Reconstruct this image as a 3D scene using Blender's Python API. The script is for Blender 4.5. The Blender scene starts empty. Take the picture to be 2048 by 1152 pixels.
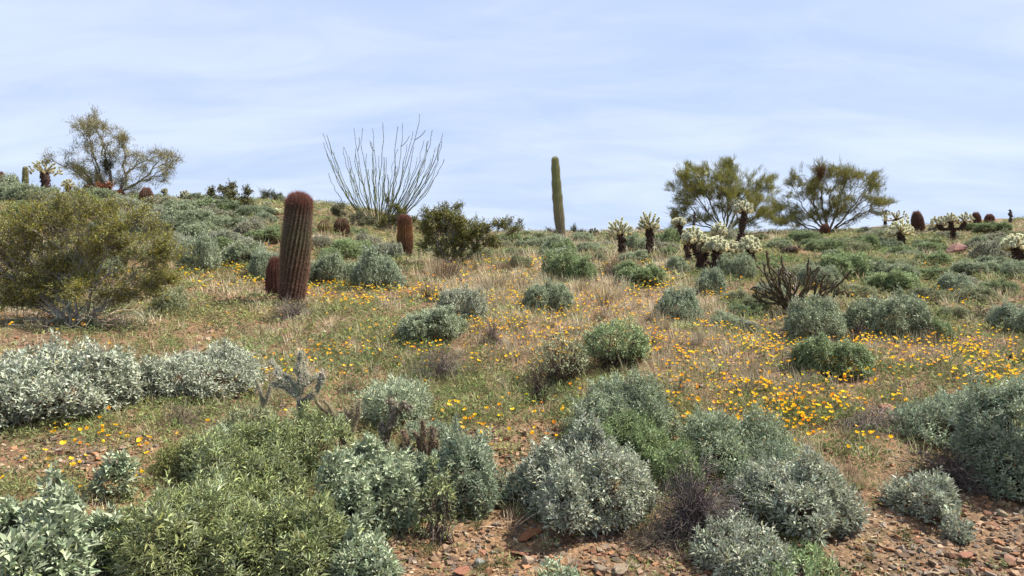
import bpy, math, random
import numpy as np
from mathutils import Vector, Matrix, Euler

sc = bpy.context.scene
R = math.radians
rng = np.random.default_rng(7)

# ------------------------------------------------------------------ camera, sky, sun, exposure
FPX = 1518.0                                   # focal length in pixels of the 2048 px wide photograph
cam_d = bpy.data.cameras.new('camera'); cam = bpy.data.objects.new('camera', cam_d)
sc.collection.objects.link(cam); sc.camera = cam
cam_d.sensor_width = 36.0; cam_d.lens = 36.0 * FPX / 2048.0
cam_d.clip_start = 0.05; cam_d.clip_end = 2000.0
cam.location = (0, 0, 0); cam.rotation_euler = (R(90), 0, 0)

SUN_AZ = R(84)        # clockwise from +Y (the view direction) towards +X
SUN_EL = R(54)
world = bpy.data.worlds.new('World'); sc.world = world; world.use_nodes = True
wn = world.node_tree; wn.nodes.clear()
def N(tree, t, **kw):
    n = tree.nodes.new(t)
    for k, v in kw.items():
        setattr(n, k, v)
    return n
out = N(wn, 'ShaderNodeOutputWorld'); bg = N(wn, 'ShaderNodeBackground')
sky = N(wn, 'ShaderNodeTexSky'); sky.sky_type = 'NISHITA'; sky.sun_disc = False
sky.sun_elevation = SUN_EL; sky.sun_rotation = SUN_AZ; sky.altitude = 600; sky.air_density = 1.0
sky.dust_density = 1.2; sky.ozone_density = 1.6
bg.inputs['Strength'].default_value = 0.069
tc = N(wn, 'ShaderNodeTexCoord'); sep = N(wn, 'ShaderNodeSeparateXYZ')
wn.links.new(tc.outputs['Generated'], sep.inputs[0])
def math_(tree, op, a, b=None, clamp=False):
    m = N(tree, 'ShaderNodeMath', operation=op); m.use_clamp = clamp
    for i, x in enumerate((a, b)):
        if x is None: continue
        if isinstance(x, (int, float)): m.inputs[i].default_value = x
        else: tree.links.new(x, m.inputs[i])
    return m.outputs[0]
zz = math_(wn, 'ADD', math_(wn, 'MAXIMUM', sep.outputs[2], 0.0), 0.24)
cx = math_(wn, 'DIVIDE', sep.outputs[0], zz); cy = math_(wn, 'DIVIDE', sep.outputs[1], zz)
comb = N(wn, 'ShaderNodeCombineXYZ'); wn.links.new(cx, comb.inputs[0]); wn.links.new(cy, comb.inputs[1])
mp = N(wn, 'ShaderNodeMapping'); mp.inputs['Rotation'].default_value = (0, 0, R(38)); mp.inputs['Scale'].default_value = (0.5, 1.25, 1)
mp.inputs['Location'].default_value = (1.7, 0.4, 0)
wn.links.new(comb.outputs[0], mp.inputs[0])
n1 = N(wn, 'ShaderNodeTexNoise'); n1.inputs['Scale'].default_value = 0.95; n1.inputs['Detail'].default_value = 8
n1.inputs['Roughness'].default_value = 0.5; n1.inputs['Distortion'].default_value = 0.5
wn.links.new(mp.outputs[0], n1.inputs[0])
n2 = N(wn, 'ShaderNodeTexNoise'); n2.inputs['Scale'].default_value = 4.2; n2.inputs['Detail'].default_value = 9
n2.inputs['Roughness'].default_value = 0.55; n2.inputs['Distortion'].default_value = 0.7
wn.links.new(mp.outputs[0], n2.inputs[0])
cl = math_(wn, 'ADD', math_(wn, 'MULTIPLY', n1.outputs[0], 0.66), math_(wn, 'MULTIPLY', n2.outputs[0], 0.34))
ramp = N(wn, 'ShaderNodeMapRange'); ramp.interpolation_type = 'SMOOTHSTEP'
ramp.inputs['From Min'].default_value = 0.36; ramp.inputs['From Max'].default_value = 0.66
ramp.inputs['To Min'].default_value = 0.0; ramp.inputs['To Max'].default_value = 1.0
wn.links.new(cl, ramp.inputs['Value'])
veil = N(wn, 'ShaderNodeMix', data_type='RGBA')                # thin high cloud over blue, before the background strength
veil.inputs['A'].default_value = (3.85, 4.78, 6.9, 1); veil.inputs['B'].default_value = (5.45, 6.1, 7.35, 1)
wn.links.new(ramp.outputs[0], veil.inputs['Factor'])
mix = N(wn, 'ShaderNodeMix', data_type='RGBA'); mix.inputs['Factor'].default_value = 0.88
wn.links.new(sky.outputs[0], mix.inputs['A']); wn.links.new(veil.outputs['Result'], mix.inputs['B'])
wn.links.new(mix.outputs['Result'], bg.inputs['Color']); wn.links.new(bg.outputs[0], out.inputs[0])

sun_d = bpy.data.lights.new('sun', 'SUN'); sun_d.energy = 5.0; sun_d.angle = R(0.55); sun_d.color = (1.0, 0.95, 0.87)
sun = bpy.data.objects.new('sun', sun_d); sc.collection.objects.link(sun)
sdir = Vector((math.sin(SUN_AZ) * math.cos(SUN_EL), math.cos(SUN_AZ) * math.cos(SUN_EL), math.sin(SUN_EL)))
sun.rotation_euler = sdir.to_track_quat('Z', 'Y').to_euler(); sun.location = (20, 10, 30)

vs = sc.view_settings; vs.view_transform = 'Standard'; vs.look = 'None'; vs.gamma = 1.0; vs.use_curve_mapping = False
vs.exposure = 1.15
sc.cycles.max_bounces = 6; sc.cycles.diffuse_bounces = 3; sc.cycles.glossy_bounces = 2; sc.cycles.transmission_bounces = 3
sc.cycles.sample_clamp_indirect = 4.0

# ------------------------------------------------------------------ materials
def mat(name): 
    m = bpy.data.materials.new(name); m.use_nodes = True; t = m.node_tree; t.nodes.clear()
    return m, t
def mul_col(t, a, b):
    x = N(t, 'ShaderNodeMix', data_type='RGBA', blend_type='MULTIPLY'); x.inputs['Factor'].default_value = 1.0
    for s, v in (('A', a), ('B', b)):
        if isinstance(v, tuple): x.inputs[s].default_value = v
        else: t.links.new(v, x.inputs[s])
    return x.outputs['Result']
def tint_mat(name, rough=0.7, transl=0.0, grain=0.0, gscale=60.0, bump=0.0, spec=0.25, sheen=0.0):
    """colour = the piece's own tint x the object's own colour, with fine procedural grain"""
    m, t = mat(name)
    o = N(t, 'ShaderNodeOutputMaterial'); p = N(t, 'ShaderNodeBsdfPrincipled')
    a = N(t, 'ShaderNodeAttribute', attribute_name='tint'); oi = N(t, 'ShaderNodeObjectInfo')
    c = mul_col(t, a.outputs['Color'], oi.outputs['Color'])
    if grain > 0 or bump > 0:
        tx = N(t, 'ShaderNodeTexCoord'); ns = N(t, 'ShaderNodeTexNoise')
        ns.inputs['Scale'].default_value = gscale; ns.inputs['Detail'].default_value = 5
        t.links.new(tx.outputs['Object'], ns.inputs[0])
        if grain > 0:
            mr = N(t, 'ShaderNodeMapRange'); mr.inputs['From Min'].default_value = 0.3; mr.inputs['From Max'].default_value = 0.7
            mr.inputs['To Min'].default_value = 1 - grain; mr.inputs['To Max'].default_value = 1 + grain
            t.links.new(ns.outputs[0], mr.inputs['Value'])
            cb = N(t, 'ShaderNodeCombineXYZ')
            for i in range(3): t.links.new(mr.outputs[0], cb.inputs[i])
            c = mul_col(t, c, cb.outputs[0])
        if bump > 0:
            b = N(t, 'ShaderNodeBump'); b.inputs['Strength'].default_value = bump; b.inputs['Distance'].default_value = 0.01
            t.links.new(ns.outputs[0], b.inputs['Height']); t.links.new(b.outputs[0], p.inputs['Normal'])
    t.links.new(c, p.inputs['Base Color'])
    p.inputs['Roughness'].default_value = rough; p.inputs['Specular IOR Level'].default_value = spec
    if transl > 0:
        tr = N(t, 'ShaderNodeBsdfTranslucent'); t.links.new(c, tr.inputs[0])
        ms = N(t, 'ShaderNodeMixShader'); ms.inputs[0].default_value = transl
        t.links.new(p.outputs[0], ms.inputs[1]); t.links.new(tr.outputs[0], ms.inputs[2]); t.links.new(ms.outputs[0], o.inputs[0])
    else:
        t.links.new(p.outputs[0], o.inputs[0])
    return m
M_leaf = tint_mat('leaf', 0.62, 0.15, spec=0.3)
M_olive = tint_mat('small_leaf', 0.5, 0.25, spec=0.35)
M_wood = tint_mat('wood', 0.85, 0, 0.25, 90, 0.4)
M_petal = tint_mat('petal', 0.55, 0.35, spec=0.2)
M_spine = tint_mat('spine', 0.5, 0.35, spec=0.3)
M_skin = tint_mat('cactus_skin', 0.6, 0, 0.25, 35, 0.3)
M_rock = tint_mat('rock', 0.85, 0, 0.28, 45, 0.7, spec=0.2)
M_grass = tint_mat('grass', 0.7, 0.3, spec=0.2)

m, t = mat('stony_soil'); M_soil = m
o_ = N(t, 'ShaderNodeOutputMaterial'); p_ = N(t, 'ShaderNodeBsdfPrincipled'); tx = N(t, 'ShaderNodeTexCoord')
def noise_n(scale, detail=6, rough=0.6):
    n = N(t, 'ShaderNodeTexNoise'); n.inputs['Scale'].default_value = scale; n.inputs['Detail'].default_value = detail
    n.inputs['Roughness'].default_value = rough; t.links.new(tx.outputs['Object'], n.inputs[0]); return n
def ramp_n(src, stops):
    r = N(t, 'ShaderNodeValToRGB'); e = r.color_ramp.elements
    while len(e) < len(stops): e.new(0.5)
    for el, (pos, col) in zip(e, stops): el.position = pos; el.color = (*col, 1)
    t.links.new(src, r.inputs[0]); return r
big = noise_n(1.1); mid = noise_n(14, 8, 0.7)
r1 = ramp_n(mid.outputs[0], [(0.3, (0.085, 0.056, 0.034)), (0.5, (0.165, 0.112, 0.066)), (0.72, (0.25, 0.175, 0.105))])
r2 = ramp_n(big.outputs[0], [(0.35, (0.80, 0.82, 0.84)), (0.65, (1.1, 1.0, 0.9))])
vor = N(t, 'ShaderNodeTexVoronoi'); vor.inputs['Scale'].default_value = 55; t.links.new(tx.outputs['Object'], vor.inputs['Vector'])
hs = ramp_n(vor.outputs['Color'], [(0.0, (0.62, 0.6, 0.6)), (1.0, (1.45, 1.35, 1.3))])
c = mul_col(t, mul_col(t, r1.outputs[0], r2.outputs[0]), hs.outputs[0])
t.links.new(c, p_.inputs['Base Color']); p_.inputs['Roughness'].default_value = 0.95; p_.inputs['Specular IOR Level'].default_value = 0.15
bp = N(t, 'ShaderNodeBump'); bp.inputs['Strength'].default_value = 0.9; bp.inputs['Distance'].default_value = 0.012
hsum = math_(t, 'SUBTRACT', mid.outputs[0], math_(t, 'MULTIPLY', vor.outputs['Distance'], 0.9))
t.links.new(hsum, bp.inputs['Height']); t.links.new(bp.outputs[0], p_.inputs['Normal']); t.links.new(p_.outputs[0], o_.inputs[0])

# ------------------------------------------------------------------ mesh tools
class MB:
    def __init__(s): s.v = []; s.f = []; s.c = []; s.n = 0
    def add(s, v, f, c):
        v = np.asarray(v, dtype=np.float32).reshape(-1, 3); c = np.asarray(c, dtype=np.float32)
        if c.ndim == 1: c = np.tile(c, (len(v), 1))
        s.v.append(v); s.f.append(np.asarray(f, dtype=np.int32).reshape(-1, 3) + s.n); s.c.append(c.reshape(-1, 3)); s.n += len(v)
    def scatter(s, tv, tf, pos, fr, scl, col):
        """copies of template (tv, tf) at pos with frames fr (n,3,3; columns x,y,z), scales scl (n,3), colours col (n,3)"""
        n = len(pos)
        if n == 0: return
        loc = tv[None] * scl[:, None, :]
        w = np.einsum('nij,nkj->nki', fr, loc) + pos[:, None, :]
        k = len(tv)
        f = tf[None] + (np.arange(n) * k)[:, None, None]
        s.add(w.reshape(-1, 3), f.reshape(-1, 3), np.repeat(col, k, axis=0))
    def segs(s, p0, p1, r0, r1, col, sides=4):
        p0 = np.asarray(p0, float).reshape(-1, 3); p1 = np.asarray(p1, float).reshape(-1, 3); n = len(p0)
        if n == 0: return
        r0 = np.broadcast_to(r0, (n,)); r1 = np.broadcast_to(r1, (n,))
        d = p1 - p0; d = d / (np.linalg.norm(d, axis=1, keepdims=True) + 1e-9)
        ref = np.where(np.abs(d[:, 2:3]) > 0.9, np.array([[1.0, 0, 0]]), np.array([[0, 0, 1.0]]))
        a = np.cross(d, ref); a /= np.linalg.norm(a, axis=1, keepdims=True) + 1e-9; b = np.cross(d, a)
        th = np.arange(sides) * 2 * np.pi / sides
        ring = a[:, None] * np.cos(th)[None, :, None] + b[:, None] * np.sin(th)[None, :, None]
        v = np.concatenate([p0[:, None] + ring * r0[:, None, None], p1[:, None] + ring * r1[:, None, None]], axis=1)
        f = []
        for i in range(sides):
            j = (i + 1) % sides; f += [(i, j, sides + j), (i, sides + j, sides + i)]
        f = np.array(f)[None] + (np.arange(n) * 2 * sides)[:, None, None]
        col = np.asarray(col, float)
        if col.ndim == 1: col = np.tile(col, (n, 1))
        s.add(v.reshape(-1, 3), f.reshape(-1, 3), np.repeat(col, 2 * sides, axis=0))
    def tube(s, pts, rad, col, sides=6):
        pts = np.asarray(pts, float); n = len(pts); rad = np.broadcast_to(rad, (n,))
        d = np.gradient(pts, axis=0); d /= np.linalg.norm(d, axis=1, keepdims=True) + 1e-9
        ref = np.array([1.0, 0.13, 0.0]) if abs(d[:, 2]).mean() > 0.6 else np.array([0.0, 0.1, 1.0])
        a = np.cross(d, ref); a /= np.linalg.norm(a, axis=1, keepdims=True) + 1e-9; b = np.cross(d, a)
        th = np.arange(sides) * 2 * np.pi / sides
        v = pts[:, None] + (a[:, None] * np.cos(th)[None, :, None] + b[:, None] * np.sin(th)[None, :, None]) * rad[:, None, None]
        v = np.concatenate([v.reshape(-1, 3), pts[:1], pts[-1:]]); f = []
        for i in range(n - 1):
            for j in range(sides):
                k = (j + 1) % sides; A, B, C, D = i*sides+j, i*sides+k, (i+1)*sides+k, (i+1)*sides+j
                f += [(A, B, C), (A, C, D)]
        for j in range(sides):
            k = (j + 1) % sides; f += [(n*sides, k, j), (n*sides+1, (n-1)*sides+j, (n-1)*sides+k)]
        col = np.asarray(col, float)
        if col.ndim == 2: col = np.concatenate([np.repeat(col, sides, axis=0), col[:1], col[-1:]])
        s.add(v, f, col)
    def mesh(s, name, m, smooth=False):
        me = bpy.data.meshes.new(name)
        v = np.concatenate(s.v); f = np.concatenate(s.f); c = np.concatenate(s.c) * 0.76
        me.vertices.add(len(v)); me.vertices.foreach_set('co', v.ravel())
        me.loops.add(f.size); me.loops.foreach_set('vertex_index', f.ravel())
        me.polygons.add(len(f)); me.polygons.foreach_set('loop_start', np.arange(0, f.size, 3, dtype=np.int32))
        me.polygons.foreach_set('use_smooth', np.full(len(f), smooth, dtype=bool))
        at_ = me.attributes.new('tint', 'FLOAT_COLOR', 'POINT')
        at_.data.foreach_set('color', np.concatenate([c, np.ones((len(c), 1), np.float32)], axis=1).ravel())
        me.materials.append(m); me.update(calc_edges=True)
        return me

def unit(v): return v / (np.linalg.norm(v, axis=-1, keepdims=True) + 1e-9)
def frames(d, ref):
    y = unit(d); x = unit(np.cross(y, ref)); z = np.cross(x, y)
    return np.stack([x, y, z], axis=2)
def rdir(n, g=rng): return unit(g.normal(size=(n, 3)))
def vary(col, n, amt=0.18, g=rng, hue=0.06):
    c = np.tile(np.asarray(col, float), (n, 1)) * (1 + g.normal(size=(n, 1)) * amt) * (1 + g.normal(size=(n, 3)) * hue)
    return np.clip(c, 0.005, 0.95)

def obj(name, me, parent=None, col=None, kind=None):
    o = bpy.data.objects.new(name, me); sc.collection.objects.link(o)
    if parent is not None: o.parent = parent
    if col is not None: o.color = (*col, 1)
    if kind: o['kind'] = kind
    return o
def tag(o, label, cat, group=None, kind=None):
    o['label'] = label; o['category'] = cat
    if group: o['group'] = group
    if kind: o['kind'] = kind
    return o
def empty(name, loc, label, cat, group=None, rz=0.0, scale=None):
    o = bpy.data.objects.new(name, None); sc.collection.objects.link(o); o.empty_display_size = 0.1
    o.location = loc; o.rotation_euler = (0, 0, rz)
    if scale is not None: o.scale = scale
    return tag(o, label, cat, group)

# templates
LEAF4_V = np.array([(0, 0, 0), (-.5, .42, .10), (0, .45, -.05), (.5, .42, .10), (0, 1, -.08)], float)
LEAF4_F = np.array([(0, 2, 1), (0, 3, 2), (1, 2, 4), (2, 3, 4)])
LEAF6_V = np.array([(0, 0, 0), (-.38, .24, .10), (.38, .24, .10), (-.5, .52, .12), (.5, .52, .12), (0, .38, -.04), (0, 1, -.14), (-.2, .85, 0), (.2, .85, 0)], float)
LEAF6_F = np.array([(0, 5, 1), (0, 2, 5), (1, 5, 3), (2, 4, 5), (3, 5, 7), (4, 8, 5), (7, 5, 6), (5, 8, 6)])
LEAF2_V = np.array([(0, 0, 0), (-.5, .45, .06), (.5, .45, .06), (0, 1, 0)], float)
LEAF2_F = np.array([(0, 2, 1), (1, 2, 3)])
BLADE_V = np.array([(-.5, 0, 0), (.5, 0, 0), (-.35, .55, .06), (.35, .55, .06), (0, 1, .22)], float)
BLADE_F = np.array([(0, 1, 3), (0, 3, 2), (2, 3, 4)])
SPINE_V = np.array([(-.5, 0, 0), (.5, 0, 0), (0, 1, 0), (0, 0, .5), (0, 0, -.5)], float)
SPINE_F = np.array([(0, 1, 2), (3, 4, 2)])

# ------------------------------------------------------------------ terrain
_py = np.array([-40, -10, 0, 3, 5, 7, 10, 14, 20, 28, 34, 38, 42, 50, 70, 120, 400, 900], float)
_pz = np.array([-6.6, -2.9, -1.62, -1.2, -.93, -.66, -.26, .29, 1.0, 1.86, 2.45, 2.78, 2.88, 2.6, 1.0, -6, -40, -90], float)
_ty = np.linspace(-40, 900, 9401); _tz = np.interp(_ty, _py, _pz)
_k = np.exp(-np.linspace(-2.5, 2.5, 21) ** 2); _k /= _k.sum(); _tz[20:-20] = np.convolve(_tz, _k, 'same')[20:-20]
def sm(x, a, b):
    q = np.clip((x - a) / (b - a), 0, 1); return q * q * (3 - 2 * q)
_lat = np.random.default_rng(3).random((256, 256))
def vnoise(x, y):
    xi = np.floor(x).astype(int); yi = np.floor(y).astype(int); fx = x - xi; fy = y - yi
    fx = fx * fx * (3 - 2 * fx); fy = fy * fy * (3 - 2 * fy)
    g = lambda a, b: _lat[a % 256, b % 256]
    return (g(xi, yi) * (1 - fx) + g(xi + 1, yi) * fx) * (1 - fy) + (g(xi, yi + 1) * (1 - fx) + g(xi + 1, yi + 1) * fx) * fy - 0.5
def height(X, Y):
    X = np.asarray(X, float); Y = np.asarray(Y, float)
    z = np.interp(Y, _ty, _tz)
    z = z + 1.3 * sm(-X, 1.5, 9) * sm(Y, 10, 26) * (1 - sm(Y, 60, 200)) + 0.7 * sm(X, 14, 26) * sm(Y, 16, 34) * (1 - sm(Y, 60, 200))
    a = sm(np.abs(Y), 1, 6)
    z = z + a * (0.22 * vnoise(X * .33 + 9, Y * .33) + 0.07 * vnoise(X * 1.1, Y * 1.1 + 5)) + 0.022 * vnoise(X * 4 + 3, Y * 4)
    return z
def fine(X, Y): return 0.012 * vnoise(X * 13, Y * 13) + 0.006 * vnoise(X * 31, Y * 31)
_march = 1.6 * (70 / 1.6) ** np.linspace(0, 1, 1400)
def at(u, v):
    """ground point seen at photograph pixel (u, v)"""
    kx = (u - 1024) / FPX; kz = (576 - v) / FPX
    h = height(kx * _march, _march) - kz * _march
    i = int(np.argmax(h > 0)) if (h > 0).any() else int(np.argmax(h))
    Y = _march[i]; return Vector((kx * Y, Y, float(height(kx * Y, Y))))
def pix(X, Y, Z): return 1024 + X / Y * FPX, 576 - Z / Y * FPX

ny, nx = 400, 280
rows = np.concatenate([np.linspace(-30, 1.4, 24)[:-1], 1.4 * (60 / 1.4) ** np.linspace(0, 1, ny - 50), np.linspace(62, 900, 27)])
tt = np.linspace(-1, 1, nx); tt = tt * (0.75 + 0.25 * tt * tt)
half = np.maximum(rows * 1.15 + 5, 10) + np.maximum(-rows, 0)
GX = tt[None] * half[:, None]; GY = np.repeat(rows[:, None], nx, 1)
GZ = height(GX, GY) + fine(GX, GY) * (GY > 1) * (GY < 30)
g = MB(); idx = np.arange(len(rows) * nx).reshape(len(rows), nx)
A, B, C, D = idx[:-1, :-1], idx[:-1, 1:], idx[1:, 1:], idx[1:, :-1]
g.add(np.stack([GX, GY, GZ], -1).reshape(-1, 3), np.concatenate([np.stack([A, B, C], -1).reshape(-1, 3), np.stack([A, C, D], -1).reshape(-1, 3)]), (1, 1, 1))
ground = obj('ground', g.mesh('ground', M_soil, True), kind='structure')
ground['label'] = 'stony reddish hillside rising to the skyline'

# ------------------------------------------------------------------ wording: where a thing stands
MARKS = [('the leaning barrel cactus', 590, 500), ('the ocotillo', 768, 400), ('the lone saguaro', 1120, 430), ('the reddish boulder', 1915, 500),
         ('the branching cholla', 1590, 570), ('the crowded chollas', 1430, 505), ('the twig tangle', 1385, 965), ('the creosote bush', 160, 500),
         ('the spiny grey cholla', 605, 780), ('the orange barrel cactus', 810, 475), ('the paired chollas', 1270, 475), ('the three-headed cholla', 1905, 455),
         ('the leafless shrub', 850, 585), ('the cholla stump', 1578, 506), ('the left tree', 225, 330), ('the brown-stemmed bush', 1220, 700),
         ('the lone gravel bush', 1845, 1000), ('the sprawling silver bush', 1570, 1010), ('the lower right corner', 2010, 1120), ('the bottom centre silver bush', 1180, 960),
         ('the corner bush', 75, 1060), ('the silver hedge', 260, 760), ('the pointed-leaved bush', 735, 980), ('the pink flat stones', 1360, 785),
         ('the right-edge bushes', 1960, 870), ('the two-humped bush', 1795, 630), ('the dome-shaped bush', 1102, 590), ('the rounded meadow bush', 872, 650), ('the pale end stone', 1240, 1130), ('the tiny round cactus', 1796, 825)]
def where(u, v):
    nm, mu, mv = min(MARKS, key=lambda m_: (m_[1] - u) ** 2 + ((m_[2] - v) * 1.6) ** 2)
    dx, dy = u - mu, v - mv; w = ''
    if dy > 0.45 * abs(dx): w = 'below'
    elif dy < -0.45 * abs(dx): w = 'uphill'
    if abs(dx) > 0.45 * abs(dy) or not w: w += (' and ' if w else '') + ('right' if dx > 0 else 'left')
    d = math.hypot(dx, dy); pre = 'close ' if d < 55 else ('well ' if d > 130 else '')
    return pre + w + (' ' if w == 'below' else ' of ') + nm
_used = {}
def auto_label(pre, u, v, o, grp):
    l = pre + ' ' + where(u, v); _used.setdefault(l, []).append(o); o['label'] = l; o['group'] = grp
    return o

# ------------------------------------------------------------------ brittlebush
def mound_points(lobes, spacing, g, inner=0.5):
    P = []; Nn = []
    for i, (x, y, z, rx, ry, h) in enumerate(lobes):
        area = 2 * math.pi * ((rx * ry) ** .5 * 0.5 + h * .5) ** 2 * 1.15
        for layer, (fr_, rad) in enumerate(((1, 1.0), (inner, .84))):
            n = max(8, int(area * fr_ / spacing ** 2))
            d = rdir(n * 2, g); d = d[d[:, 2] > -0.16][:n]
            s = 1 + 0.16 * np.sin(d[:, 0] * 5 + i) * np.cos(d[:, 1] * 4.3 + 2 * i) + 0.10 * np.sin(d[:, 0] * 11 + d[:, 2] * 9 + i) + g.normal(size=len(d)) * .07 + .16 * (g.random(len(d)) < .05)
            s = s * rad
            zc = z + 0.17 * h; hz = 0.83 * h
            s = s * (1 - .10 * (d[:, 2] < .1))
            p = np.stack([x + d[:, 0] * rx * s, y + d[:, 1] * ry * s, zc + d[:, 2] * hz * s], 1)
            nn = unit(d / np.array([rx, ry, hz]))
            keep = np.ones(len(p), bool)
            for j, (X, Y, Z, RX, RY, H) in enumerate(lobes):
                if j == i: continue
                q = ((p[:, 0] - X) / RX) ** 2 + ((p[:, 1] - Y) / RY) ** 2 + ((p[:, 2] - Z - .17 * H) / (.83 * H)) ** 2
                keep &= q > 0.72
            P.append(p[keep]); Nn.append(nn[keep])
    P = np.concatenate(P); Nn = np.concatenate(Nn); keep = np.ones(len(P), bool); lim = np.sqrt(max(l_[3] * l_[4] for l_ in lobes))
    for _ in range(7):                                            # thin spots where the stems show
        c_ = P[g.integers(len(P))]; keep &= ~((np.linalg.norm(P - c_, axis=1) < lim * (.14 + .14 * g.random())) & (g.random(len(P)) < .85))
    return P[keep], Nn[keep]

PAL = {'silver': (0.450, 0.475, 0.350), 'sage': (0.400, 0.455, 0.290), 'green': (0.320, 0.400, 0.190), 'blue': (0.370, 0.430, 0.290),
       'olive': (0.270, 0.285, 0.100), 'dull': (0.340, 0.365, 0.200), 'lime': (0.365, 0.405, 0.175), 'grey': (0.420, 0.420, 0.300)}
def leaves_for(P, Nn, per, L, ar, col, g, upb=0.5, amt=0.2, gap=0.006):
    n = len(P)
    ax = unit(Nn * (1 - upb) + np.array([0, 0, 1.0]) * upb + g.normal(size=(n, 3)) * .18)
    pos = []; dr = []
    a = unit(np.cross(ax, g.normal(size=(n, 3)))); b = np.cross(ax, a)
    for k in range(per):
        phi = k * 2.4 + g.random(n) * .7; al = R(14) + R(60) * (k / max(1, per - 1)) ** .8 + g.normal(size=n) * .22
        rad = a * np.cos(phi)[:, None] + b * np.sin(phi)[:, None]
        dr.append(unit(ax * np.cos(al)[:, None] + rad * np.sin(al)[:, None] + np.array([0, 0, -.10])))
        pos.append(P - ax * (gap * k) + rad * .002)
    pos = np.concatenate(pos); dr = np.concatenate(dr)
    size = L * (0.50 + 0.5 * g.random((n, 1)) + np.zeros((1, per))) * (0.75 + .5 * np.linspace(.1, 1, per))[None]
    size = (size * (1 + g.normal(size=size.shape) * .12)).T.ravel()
    ros = (1 + g.normal(size=n) * .22)
    c = vary(col, n * per, amt * .55, g, .035) * np.tile(ros, per)[:, None]
    if col == PAL.get('lime'):                                   # two kinds of shoots, grey-green ones among the green
        m_ = np.tile(g.random(n) < .30, per); c[m_] = c[m_] * np.array([1.12, 1.12, 1.5])
    y_ = g.random(n * per) < .025; c[y_] = c[y_] * np.array([1.18, 1.06, .75])
    fr = frames(dr, np.array([0, 0, 1.0]) + g.normal(size=(len(dr), 3)) * .45)
    scl = np.stack([size * ar * (1 + g.normal(size=len(size)) * .1), size, size], 1)
    return pos, fr, scl, np.clip(c, .01, 1.5), ax

TWIG = (0.115, 0.085, 0.065)
def branches_for(P, ax, g, n_long, r=0.0028, col=TWIG, base=(0, 0, 0.0), spread=.05, short=True):
    mb = MB(); base = np.array(base)
    i = g.choice(len(P), min(n_long, len(P)), replace=False); q = P[i] - ax[i] * .03; n = len(i)
    b0 = base + g.normal(size=(n, 3)) * np.array([spread, spread, .004])
    c1 = b0 + (q - b0) * np.array([.55, .55, .28]) + g.normal(size=(n, 3)) * .025
    pts = []
    for t_ in np.linspace(0, 1, 5):
        pts.append(b0 * (1 - t_) ** 2 + 2 * c1 * t_ * (1 - t_) + q * t_ ** 2 + g.normal(size=(n, 3)) * .008 * (0 < t_ < 1))
    cc = vary(col, n, .3, g, .06)
    for k in range(4): mb.segs(pts[k], pts[k + 1], r * (1.25 - .24 * k), r * (1.01 - .24 * k), cc, 3)
    if short:
        k_ = g.random(len(P)) < .30; mb.segs((P - ax * .07)[k_], (P - ax * .002)[k_], .0017, .0011, vary(col, int(k_.sum()), .3, g), 3)
    return mb

def random_lobes(rx, ry, h, g, k=5):
    L = [(0, 0, 0, rx * .76, ry * .76, h * .80)]; k += 4
    for j in range(k):
        a = g.random() * 6.28; q = .30 + .42 * g.random()
        L.append((math.cos(a) * rx * q, math.sin(a) * ry * q, h * (.0 + .12 * g.random()), rx * (.32 + .18 * g.random()), ry * (.32 + .18 * g.random()), h * (.52 + .48 * g.random()) * (1.18 - q * .6)))
    return L


leafparts = []
_lg = MB(); _lg.add(LEAF6_V, LEAF6_F, (1, 1, 1)); LEAF_BROAD = _lg.mesh('leaf', M_leaf)

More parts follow.
